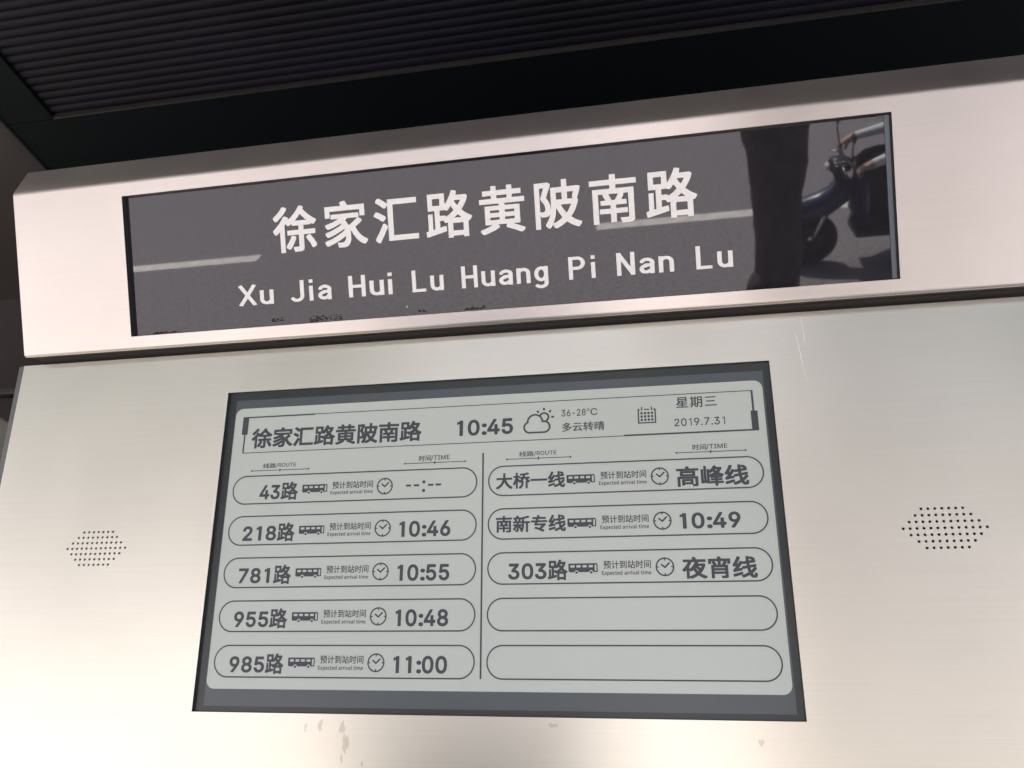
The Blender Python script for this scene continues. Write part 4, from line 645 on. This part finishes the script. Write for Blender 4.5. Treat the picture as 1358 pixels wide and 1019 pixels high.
# name plate: recessed black glass
plate = obj("name_plate", flat("name_plate", [rect(-0.691, 0.0224, 0.580, 0.2700)], z=-0.0095), M_SIGNGLASS, head)
def rim(name, x0, y0, x1, y1, zt, zb, m, parent):
    bm = bmesh.new()
    o_ = [bm.verts.new((x, y, zt)) for x, y in rect(x0, y0, x1, y1)]
    i_ = [bm.verts.new((x, y, zb)) for x, y in rect(x0, y0, x1, y1)]
    for k in range(4):
        bm.faces.new((o_[k], i_[k], i_[(k + 1) % 4], o_[(k + 1) % 4]))
    return obj(name, bm, m, parent)
rim("recess_rim", -0.6909, 0.0225, 0.5799, 0.2699, -0.0018, -0.0095, M_BLACK, plate)
bm = bmesh.new(); box(bm, 0.5715, 0.0245, -0.0094, 0.5780, 0.2680, -0.0075); obj("glass_edge_glint", bm, M_EDGEGLINT, plate)  # bluish reflection along the right glass edge, put into the strip's colour
zL = -0.0092
pol = []
x0, x1 = -412.5, 294.0
cw = 77.5
step = (x1 - x0 - cw) / 7
for i, ch in enumerate("徐家汇路黄陂南路"):
    f = FONT["s" + ch][0]
    xs = [p[0] for L in f for p in L]; ys = [p[1] for L in f for p in L]
    s = 82.5
    ox = x0 + cw / 2 + i * step - s * 0.5
    oy = 145.5 - s * (-0.088)
    pol += [[((ox + px * s * .98) / 1000, (oy + py * s * .985 + 1.5 - .2 * i) / 1000) for px, py in L] for L in f]
obj("station_name", flat("station_name", pol, z=zL), M_LETTER, plate)
pol = []
for w, a, c, g in (("Xu", -486.5, -421.5, .12), ("Jia", -390, -316, .17), ("Hui", -285.5, -208.5, .13), ("Lu", -174, -120, .16), ("Huang", -89.5, 54, .13), ("Pi", 87.5, 130, .2), ("Nan", 164, 253, .13), ("Lu", 287, 342.5, .16)):
    P = lay(seq("p", w), g)
    ymin = min(p[1] for L in P for p in L)
    b0, b1 = 61.5, 97.5
    obj("pinyin_word", flat("pinyin_word", fit(P, a, b0 + ymin * (b1 - b0), c, b1), z=zL), M_LETTER, plate)
obj("certification_mark", flat("certification_mark", fit(FONT["iccc"][0], 557, 259.5, 575, 268.5), z=zL), M_MARK, plate)
for (x0, y0, x1, y1, n) in ((-427, 30.5, -406, 37, 26), (-357, 25.5, -300, 36, 60), (-165, 28.5, -151, 31.5, 8), (-86, 26, -48, 31.5, 34), (-655, 25, -607, 28.5, 40)):
    bm = bmesh.new()
    for k in range(n):
        cx, cy = random.uniform(x0, x1) / 1000, random.triangular(y0, y1, y0) / 1000
        rr = random.uniform(.0008, .0024)
        t0 = random.uniform(0, 6)
        bm.faces.new([bm.verts.new((cx + rr * random.uniform(.5, 1.8) * math.cos(t0 + 2 * PI * j / 7), cy + rr * random.uniform(.3, .8) * math.sin(t0 + 2 * PI * j / 7), zL + 0.00004 * k * .1)) for j in range(7)])
    bmesh.ops.recalc_face_normals(bm, faces=bm.faces)
    obj("adhesive_residue", bm, M_RESIDUE, plate)
obj("white_speck", flat("white_speck", [circ(-0.1856, 0.0386, 0.0012, 8)], z=zL), M_LETTER, plate)

# ------------------------------------------------------------------ departure display
disp = thing("departure_display", "electronic paper bus arrival display with dark frame set in the steel panel", "display", mat=F_PANEL)
zD = -0.006
rim("recess_rim", 0.0002, 0.0002, 0.8998, 0.5118, -0.0028, zD - .0005, M_RIM, disp)
obj("black_surround", flat("black_surround", [rect(0.0002, 0.0002, 0.8998, 0.5118), rect(0.0148, 0.0083, 0.8893, 0.4980)], z=zD + .0002), M_BLACK, disp)
obj("screen_border", flat("screen_border", [rect(0.0140, 0.0075, 0.8900, 0.4990)], z=zD), M_EINKDARK, disp)
lit = obj("light_area", flat("light_area", [rrect(0.0160, 0.0330, 0.8868, 0.4830, 0.013)], z=zD + .0003), M_EINK, disp)
ZI = zD + 0.0005
def ink(name, polys, parent=lit):
    return obj(name, flat(name, polys, z=ZI), M_INK, parent)
def mm(P):
    return [[(x / 1000, y / 1000) for x, y in L] for L in P]
# heading box
P = mm([rect(30.5, 436.7, 41.2, 468.0), rect(35.0, 404.2, 37.5, 436.7), rect(41.2, 465.6, 161.3, 468.0), rect(161.3, 466.5, 868.9, 467.8),
        rect(868.9, 435.2, 871.9, 467.7), rect(866.2, 404.1, 876.3, 435.2), rect(674.9, 404.1, 866.2, 406.7), rect(37.5, 404.2, 674.9, 405.5)])
for q in P:
    ink("heading_bar", [q])
ink("station_title", fit(lay(seq("b", "徐家汇路黄陂南路")), 50, 412.0, 348.5, 446.5))
ink("current_time", fit(lay(seq("d", "10:45"), .02), 408, 416.5, 500, 443.0))
ink("weather_icon", fit(FONT["iwea"][0], 516.5, 415.5, 566, 456.8))
ink("temperature", fit(lay(seq("l", "36-28"), .02), 578, 440.8, 616.5, 452.0) + fit(FONT["lC"][0], 624, 440.8, 635, 452.0) + mm([circ(620.3, 449.9, 2.3, 14), circ(620.3, 449.9, 1.4, 14)]))
ink("weather_words", fit(lay(seq("m", "多云转晴")), 578.5, 416.0, 645, 430.5))
ink("calendar_icon", fit(FONT["ical"][0], 697, 423.2, 725, 449.8))
ink("weekday", fit(lay(seq("m", "星期三"), .06), 756.5, 445.0, 817.5, 462.8))
ink("date", fit(lay(seq("l", "2019.7.31"), .03), 752, 416.0, 827.5, 428.6))
# column heads
def colhead(name, cn_, en, x0, x1, y0, y1, lx0, lx1, ly):
    k = x0 + (x1 - x0) * .40
    m = (lx0 + lx1) / 2
    P = fit(lay(seq("m", cn_)), x0, y0 - .6, k - .4, y1 + .3) + fit(lay(seq("r", "/" + en), .03), k, y0, x1, y1)
    P += mm([rect(lx0, ly - .6, m - 1.3, ly + .6), rect(m + 1.3, ly - .6, lx1, ly + .6), [(m, ly - 3.2), (m + 1.5, ly), (m, ly + 3.2), (m - 1.5, ly)],
             ])
    P2 = mm([circ(lx0, ly, 1.5, 10), circ(lx1, ly, 1.5, 10)])
    # keep the outlines from overlapping
    P[-3] = [(p[0] + (0.0016 if p[0] * 1000 < lx0 + 1 else 0), p[1]) for p in P[-3]]
    P[-2] = [(p[0] - (0.0016 if p[0] * 1000 > lx1 - 1 else 0), p[1]) for p in P[-2]]
    ink(name, P + P2)
colhead("route_heading", "线路", "ROUTE", 75.5, 134.5, 377.6, 385.2, 56, 157, 373.4)
colhead("time_heading", "时间", "TIME", 346, 397, 378.6, 387.2, 322.5, 422.5, 375.2)
colhead("route_heading", "线路", "ROUTE", 510, 569, 379.2, 387.0, 490.2, 590.7, 375.4)
colhead("time_heading", "时间", "TIME", 776.5, 828, 378.2, 386.4, 752.2, 853.8, 374.6)
ink("column_divider", mm([rect(450.5, 50.0, 453.1, 387.5)]))
# rows
L_ROWS = [("43", "路", None), ("218", "路", "10:46"), ("781", "路", "10:55"), ("955", "路", "10:48"), ("985", "路", "11:00")]
R_ROWS = [(None, "大桥一线", "高峰线"), (None, "南新专线", "10:49"), ("303", "路", "夜宵线"), None, None]
for side, rows in ((0, L_ROWS), (1, R_ROWS)):
    for i, row in enumerate(rows):
        yc = 341.4 - 67.0 * i
        dx = 435.0 * side
        x0, x1 = (25.0, 443.0) if side == 0 else (460.2, 877.3)
        fr = ink("route_row", mm([rrect(x0, yc - 24.2, x1, yc + 24.2, 24.1, 14), rrect(x0 + 2.1, yc - 22.1, x1 - 2.1, yc + 22.1, 22.0, 14)]))
        if row is None:
            continue
        num, name, tm = row
        if num:
            xe = 141.5 + (441 if side else 0)
            n = len(num)
            P = fit(lay(seq("b", name)), xe - 29.5, yc - 18.5, xe, yc + 11.5)
            xs = xe - 31.5 - (4.5 if num[-1] == "1" else 0)
            w = 20.0 * n - 1.5 - (4.5 if num[-1] == "1" else 0)
            P += fit(lay(seq("d", num), .02), xs - w + (2.5 if num[0] == "4" else 0), yc - 16.8, xs, yc + 7.2)
        else:
            P = fit(lay(seq("b", name)), 473, yc - 13.3, 581.5, yc + 12.2)
        ink("route_number", P, fr)
        ink("bus_icon", fit(FONT["ibus"][0], 149 + dx, yc - 9.5, 192.5 + dx, yc + 5.5), fr)
        P = fit(lay(seq("m", "预计到站时间")), 201 + dx, yc - 3.0, 270.5 + dx, yc + 8.8)
        E = lay(seq("e", "Expected") + [" "] + seq("e", "arrival") + [" "] + seq("e", "time"), .03)
        P += fit(E, 198.5 + dx, yc - 13.6, 270.5 + dx, yc - 5.8)
        ink("arrival_caption", P, fr)
        ink("clock_icon", fit(FONT["iclk"][0], 277 + dx, yc - 15.0, 304 + dx, yc + 12.0), fr)
        if tm is None:
            P = mm([rect(326, yc - 3.6, 334.5, yc - .4), rect(339, yc - 3.6, 348, yc - .4), rect(362.5, yc - 3.6, 371.5, yc - .4), rect(375, yc - 3.6, 384, yc - .4),
                    circ(355.5, yc + 3.0, 2.6), circ(355.5, yc - 10.8, 2.6)])
        elif tm[0] in "1":
            P = fit(lay(seq("d", tm), .02), 318 + dx, yc - 16.5, 401 + dx, yc + 8.6)
            if side:
                P = fit(lay(seq("d", tm), .02), 751, yc - 14.5, 838, yc + 9.2)
        else:
            P = fit(lay(seq("b", tm)), 750, yc - 19.0, 855, yc + 12.0)
        ink("arrival_time", P, fr)

# ------------------------------------------------------------------ street behind the camera (seen in the reflections)
def leaves(bm, c, s, n, size):
    for k in range(n):
        while True:
            p = Vector((random.uniform(-1, 1), random.uniform(-1, 1), random.uniform(-1, 1)))
            if .35 < p.length < 1:
                break
        p = Vector((c[0] + p.x * s[0], c[1] + p.y * s[1], c[2] + p.z * s[2]))
        a = Vector((random.gauss(0, 1), random.gauss(0, 1), random.gauss(0, 1))).normalized()
        q = a.orthogonal().normalized()
        w = size * random.uniform(.6, 1.3)
        t = a.cross(q)
        bm.faces.new([bm.verts.new(p + q * w), bm.verts.new(p + t * w * .6), bm.verts.new(p - q * w), bm.verts.new(p - t * w * .6)])

def tree(label, x, y, trunk, limbs, crowns, n, size, group=None, burl=False):
    t = thing("street_tree", label, "tree", (x, y, 0), group=group)
    bm = bmesh.new()
    tube(bm, [p[:3] for p in trunk], [p[3] for p in trunk], 18)
    for L in limbs:
        tube(bm, [p[:3] for p in L], [p[3] for p in L], 12)
    if burl:
        blob(bm, (-.105, .05, .62), (.08, .09, .11))
        blob(bm, (-.10, .03, .45), (.12, .10, .16))
    bmesh.ops.subdivide_edges(bm, edges=bm.edges[:], cuts=2, use_grid_fill=True)
    for v in bm.verts:
        a = math.atan2(v.co.y, v.co.x)
        v.co *= 1.0
        k = .010 * math.sin(v.co.z * 9 + a * 3) + .007 * math.sin(v.co.z * 23 + a * 5) + .006 * random.uniform(-1, 1)
        d = Vector((v.normal.x, v.normal.y, 0))
        v.co += d * k
    obj("trunk", bm, M_BARK, t)
    bm = bmesh.new()
    for c, s in crowns:
        leaves(bm, c, s, n, size)
    obj("crown", bm, M_LEAF, t)
    return t
tree("dark barked tree beside the kerb, its forked trunk mirrored in the name plate", 0.785, -2.6,
     [(0.0, 0, 0.0, .20), (0.0, 0, .12, .165), (0.0, 0, .5, .143), (-.005, 0, 1.0, .138), (-.012, 0, 1.30, .15), (-.04, 0, 1.55, .185), (-.06, 0, 1.85, .23), (-.05, 0, 2.1, .20)],
     [[(-.12, 0, 1.8, .15), (-.5, .1, 2.7, .12), (-1.0, .2, 4.2, .09), (-1.3, .2, 5.6, .04)], [(.05, 0, 1.8, .15), (.35, -.1, 2.8, .12), (.8, -.3, 4.4, .08), (1.0, -.3, 5.8, .04)]],
     [((-1.1, .1, 5.6), (1.5, 1.4, 1.1)), ((.9, -.3, 5.9), (1.6, 1.4, 1.2)), ((0, 0, 6.8), (1.6, 1.5, 1.0))], 420, .10, burl=True)
for i, x in enumerate((-16.5, -12.0, -7.5, 9.0, 17.0)):
    j = random.uniform(-.4, .4)
    tree("leafy tree across the road", x + j, -13.6 + j, [(0, 0, 0, .2), (0, 0, 1.2, .16), (.05, 0, 2.6, .14)], [[(.05, 0, 2.5, .12), (-.5, .2, 4.2, .06)], [(.05, 0, 2.5, .12), (.6, -.2, 4.4, .06)]],
         [((-.7, .2, 4.4), (1.5, 1.3, 1.2)), ((.8, -.2, 4.7), (1.5, 1.4, 1.3)), ((0, 0, 5.8), (1.5, 1.4, 1.1))], 420, .17, "trees across the road")

# tan buildings across the road
def window_into(parent, x, z, first=[None]):
    if first[0] is None:
        bm = bmesh.new(); box(bm, -.75, 0, -.9, .75, .06, -.80); box(bm, -.75, 0, .80, .75, .06, .9); box(bm, -.75, 0, -.8, -.65, .06, .8); box(bm, .65, 0, -.8, .75, .06, .8); box(bm, -.04, 0, -.8, .04, .05, .8)
        f = obj("window", bm, M_WFRAME, parent)
        bm = bmesh.new(); box(bm, -.65, .005, -.8, .65, .02, .8); p = obj("pane", bm, M_WINDOW, f)
        first[0] = (f, p); fc = f
    else:
        f, p = first[0]
        fc = f.copy(); COL.objects.link(fc); fc.parent = parent
        pc = p.copy(); COL.objects.link(pc); pc.parent = fc
    fc.location = (x, 6.0, z)
for nm, x, w, h, lab in (("wide", -13.5, 26.0, 6.3, "wide tan rendered building across the road"), ("tall", 8, 10.4, 6.4, "taller narrow tan rendered building across the road"), ("low", 21, 14.0, 5.2, "low tan rendered building across the road")):
    bd = thing("building", lab, "building", (x, -25.0, 0))
    bm = bmesh.new(); box(bm, -w / 2, -5, 0, w / 2, 5.99, h); obj("wall", bm, M_WALLPALE, bd)
    bm = bmesh.new(); box(bm, -w / 2 - .2, -5.2, h, w / 2 + .2, 6.2, h + .3); obj("roof", bm, M_KERB, bd)
    for fl in range(int(h // 3.2)):
        for c in range(4):
            window_into(bd, -w / 2 + w * (c + .5) / 4, 1.9 + fl * 3.2)
sheet("far_pavement", -60, -30, 60, -12.6, 0.1, M_PAVE)

# ------------------------------------------------------------------ scooter and rider passing to the left
SX, SY = 1.42, -4.15
scoot = thing("scooter", "navy electric scooter with silver handlebar mirrored at the right of the name plate", "scooter", (SX, SY, 0))
for k, wx in enumerate((-0.13, 1.15)):
    bm = bmesh.new()
    lathe_y(bm, (wx, 0, .21), [(.15, -.035), (.18, -.045), (.205, -.03), (.21, 0), (.205, .03), (.18, .045), (.15, .035)])
    w = obj("wheel", bm, M_TYRE, scoot)
    bm = bmesh.new()
    lathe_y(bm, (wx, 0, .21), [(.03, -.04), (.15, -.028), (.15, .028), (.03, .04)])
    obj("rim", bm, M_PLASTIC, w)
bm = bmesh.new()                                   # leg shield and apron as one shaped sheet
rows = []
for t in range(9):
    u = t / 8
    z = .26 + u * .52
    xc = .13 + .03 * u + (.04 if u < .3 else 0)
    hw = .10 + .12 * math.sin(PI * min(1, u * 1.15 + .08))
    rows.append([bm.verts.new((xc + .10 * (abs(k - 4) / 4) ** 1.6, hw * (k - 4) / 4, z)) for k in range(9)])
for r0, r1 in zip(rows[:-1], rows[1:]):
    for k in range(8):
        f = bm.faces.new((r0[k], r0[k + 1], r1[k + 1], r1[k])); f.smooth = True
bmesh.ops.solidify(bm, geom=bm.faces[:], thickness=.03)
obj("leg_shield", bm, M_NAVY, scoot)
bm = bmesh.new(); tube(bm, [(-.35, 0, .29), (-.30, 0, .40), (-.19, 0, .46), (-.06, 0, .49), (.06, 0, .57), (.10, 0, .70)], [.04, .075, .10, .11, .10, .06], 14); obj("front_mudguard", bm, M_NAVY, scoot)
bm = bmesh.new(); tube(bm, [(-.13, .07, .21), (-.04, .07, .45), (.08, .03, .62)], .018); tube(bm, [(-.13, -.07, .21), (-.04, -.07, .45), (.08, -.03, .62)], .018); obj("fork", bm, M_CHROME, scoot)
bm = bmesh.new(); tube(bm, [(-.02, 0, .80), (.03, 0, .805), (.10, 0, .81), (.15, 0, .81)], [.045, .06, .055, .03], 12); box(bm, -.005, -.12, .775, .12, .12, .835, .02); tube(bm, [(.05, 0, .80), (.07, 0, .70), (.09, 0, .58)], [.06, .05, .045], 12); obj("handlebar_cowl", bm, M_PLASTIC, scoot)
bm = bmesh.new(); box(bm, 0.0, -.09, .836, .10, .09, .848, .005); obj("highlight_plate", bm, M_CHROME, scoot)  # bright plate added to stand for the white highlight on the cowl
for s in (-1, 1):
    bm = bmesh.new(); tube(bm, [(.09, s * .15, .855), (.03, s * .20, .85), (.035, s * .30, .83)], .007, 8); obj("brake_lever", bm, M_CHROME, scoot)
bm = bmesh.new(); blob(bm, (-.035, 0, .80), (.022, .05, .03)); obj("headlight", bm, M_LENS, scoot)
bm = bmesh.new(); tube(bm, [(.135, -.36, .835), (.09, -.16, .86), (.08, 0, .84), (.09, .16, .86), (.135, .36, .835)], [.017, .015, .02, .015, .017]); obj("handlebar", bm, M_PLASTIC, scoot)
for s in (-1, 1):
    bm = bmesh.new(); tube(bm, [(.10, s * .2, .86), (.08, s * .26, 1.0), (.08, s * .27, 1.04)], .006); m = obj("mirror", bm, M_PLASTIC, scoot)
    bm = bmesh.new(); blob(bm, (.08, s * .27, 1.08), (.018, .055, .04)); obj("mirror_head", bm, M_PLASTIC, m)
bm = bmesh.new()                                   # quilted wind apron hanging from the handlebar over the knees
rows = []
for t in range(11):
    u = t / 10
    z = .84 - .50 * u
    xc = .16 + .10 * math.sin(PI * u) * .6
    rows.append([bm.verts.new((xc + .30 * (abs(k - 6) / 6) ** 2.2 + .012 * math.sin(k * 2.1 + t), (.27 + .06 * u) * (k - 6) / 6, z + .012 * math.sin(k * 1.3))) for k in range(13)])
for r0, r1 in zip(rows[:-1], rows[1:]):
    for k in range(12):
        f = bm.faces.new((r0[k], r0[k + 1], r1[k + 1], r1[k])); f.smooth = True
bmesh.ops.solidify(bm, geom=bm.faces[:], thickness=.02)
obj("wind_apron", bm, M_QUILT, scoot)
bm = bmesh.new(); box(bm, .18, -.15, .24, .62, .15, .31, .02); obj("footboard", bm, M_PLASTIC, scoot)
bm = bmesh.new(); tube(bm, [(.60, 0, .34), (.70, 0, .50), (.95, 0, .58), (1.30, 0, .60), (1.45, 0, .62)], [.12, .16, .16, .13, .06], 14); obj("rear_body", bm, M_NAVY, scoot)
bm = bmesh.new(); tube(bm, [(.60, 0, .70), (.75, 0, .72), (1.0, 0, .72), (1.25, 0, .75), (1.35, 0, .76)], [.07, .11, .13, .12, .06], 14); obj("seat", bm, M_PLASTIC, scoot)
bm = bmesh.new(); blob(bm, (1.48, 0, .62), (.03, .08, .035)); obj("tail_light", bm, mat("red_lens", (.4, .01, .01), .2), scoot)

def skinned(name, bones, rad, mats, pick, parent=None, sub=1):
    """one continuous skin grown over a joint graph; bones = [(a, b)], rad = {joint: (pos, radius)}"""
    names = list(rad)
    me = bpy.data.meshes.new(name)
    me.from_pydata([rad[n][0] for n in names], [(names.index(a), names.index(b)) for a, b in bones], [])
    o = bpy.data.objects.new(name, me)
    COL.objects.link(o)
    o.modifiers.new("Skin", 'SKIN').use_smooth_shade = True
    for i, n in enumerate(names):
        o.data.skin_vertices[0].data[i].radius = (rad[n][1], rad[n][1])
    o.data.skin_vertices[0].data[0].use_root = True
    s = o.modifiers.new("Subsurf", 'SUBSURF'); s.levels = sub; s.render_levels = sub
    dg = bpy.context.evaluated_depsgraph_get()
    new = bpy.data.meshes.new_from_object(o.evaluated_get(dg))
    bpy.data.objects.remove(o)
    new.materials.clear()
    seg = [(Vector(rad[a][0]), Vector(rad[b][0]), pick(a, b)) for a, b in bones]
    for f in new.polygons:
        c = f.center
        best = None
        for a, b, m in seg:
            d = b - a
            u = max(0, min(1, (c - a).dot(d) / max(1e-9, d.length_squared)))
            dist = (c - a - d * u).length
            if best is None or dist < best[0]:
                best = (dist, m)
        f.material_index = best[1]
        f.use_smooth = True
    return obj(name, new, mats, parent)

rider = thing("person", "rider in pale long sleeved shirt and black trousers gripping the scooter handlebar", "person", (SX, SY, 0))
J = {"pelvis": ((.86, 0, .88), .13), "waist": ((.84, 0, 1.05), .125), "chest": ((.78, 0, 1.26), .14), "collar": ((.75, 0, 1.40), .075), "neck": ((.73, 0, 1.46), .052),
     "skull": ((.70, 0, 1.58), .085), "crown": ((.71, 0, 1.66), .07)}
Bn = [("pelvis", "waist"), ("waist", "chest"), ("chest", "collar"), ("collar", "neck"), ("neck", "skull"), ("skull", "crown")]
for s, q in ((-1, "a"), (1, "b")):
    J.update({"hip" + q: ((.80, s * .10, .86), .10), "knee" + q: ((.34, s * .17, .70), .075), "ankle" + q: ((.40, s * .13, .40), .050), "heel" + q: ((.42, s * .13, .35), .045), "toe" + q: ((.24, s * .13, .345), .035),
              "shoulder" + q: ((.74, s * .19, 1.34), .062), "elbow" + q: ((.50, s * .30, .97), .052), "wrist" + q: ((.22, s * .335, .905), .034), "palm" + q: ((.165, s * .335, .885), .035)})
    Bn += [("pelvis", "hip" + q), ("hip" + q, "knee" + q), ("knee" + q, "ankle" + q), ("ankle" + q, "heel" + q), ("heel" + q, "toe" + q), ("chest", "shoulder" + q), ("shoulder" + q, "elbow" + q), ("elbow" + q, "wrist" + q), ("wrist" + q, "palm" + q)]
    for k in range(4):
        yy = s * (.305 + .02 * k)
        L = (.9, 1.0, .97, .8)[k]
        J.update({f"f{k}a{q}": ((.165 - .035 * L, yy, .872), .0105), f"f{k}b{q}": ((.118 - .012 * L, yy, .845), .010), f"f{k}c{q}": ((.124, yy, .813), .009)})
        Bn += [("palm" + q, f"f{k}a{q}"), (f"f{k}a{q}", f"f{k}b{q}"), (f"f{k}b{q}", f"f{k}c{q}")]
    J.update({"ta" + q: ((.17, s * .295, .855), .012), "tb" + q: ((.15, s * .282, .82), .010)})
    Bn += [("palm" + q, "ta" + q), ("ta" + q, "tb" + q)]
def pick(a, b):
    for t in (a, b):
        if t[0] == "f" or t.startswith("palm") or t in ("neck", "skull", "crown") or t[:2] in ("ta", "tb"):
            return 0
    if a.startswith("heel"):
        return 3
    if "hip" in a or "hip" in b or "knee" in a:
        return 2
    return 1
skinned("body", Bn, J, [M_SKIN, M_SHIRT, M_TROUSER, M_PLASTIC], pick, rider)
bm = bmesh.new(); blob(bm, (.725, 0, 1.625), (.105, .092, .095)); obj("hair", bm, M_HAIR, rider)
bm = bmesh.new(); blob(bm, (.605, 0, 1.575), (.022, .016, .022), sub=1); obj("nose", bm, M_SKIN, rider)

# unseen twin bin, added only to darken the foot of the steel in reflection
bn = thing("added_bin", "added unseen twin bin that darkens the steel panel in reflection", "litter bin", (-0.80, -0.75, 0.12))
bm = bmesh.new(); box(bm, -.42, -.19, .10, -.01, .19, .98, .02); box(bm, .01, -.19, .10, .42, .19, .98, .02); obj("added_bin_body", bm, M_BIN, bn)
bm = bmesh.new(); box(bm, -.46, -.24, 1.12, .46, .24, 1.16, .015); obj("roof", bm, M_BIN, bn)
for x in (-.44, .44):
    bm = bmesh.new(); box(bm, x - .025, -.03, 0, x + .025, .03, 1.12, .006); obj("post", bm, M_CHROME, bn)
for x in (-.215, .215):
    bm = bmesh.new(); box(bm, x - .13, .188, .80, x + .13, .197, .92, .003); obj("slot", bm, M_DARKHOLE, bn)
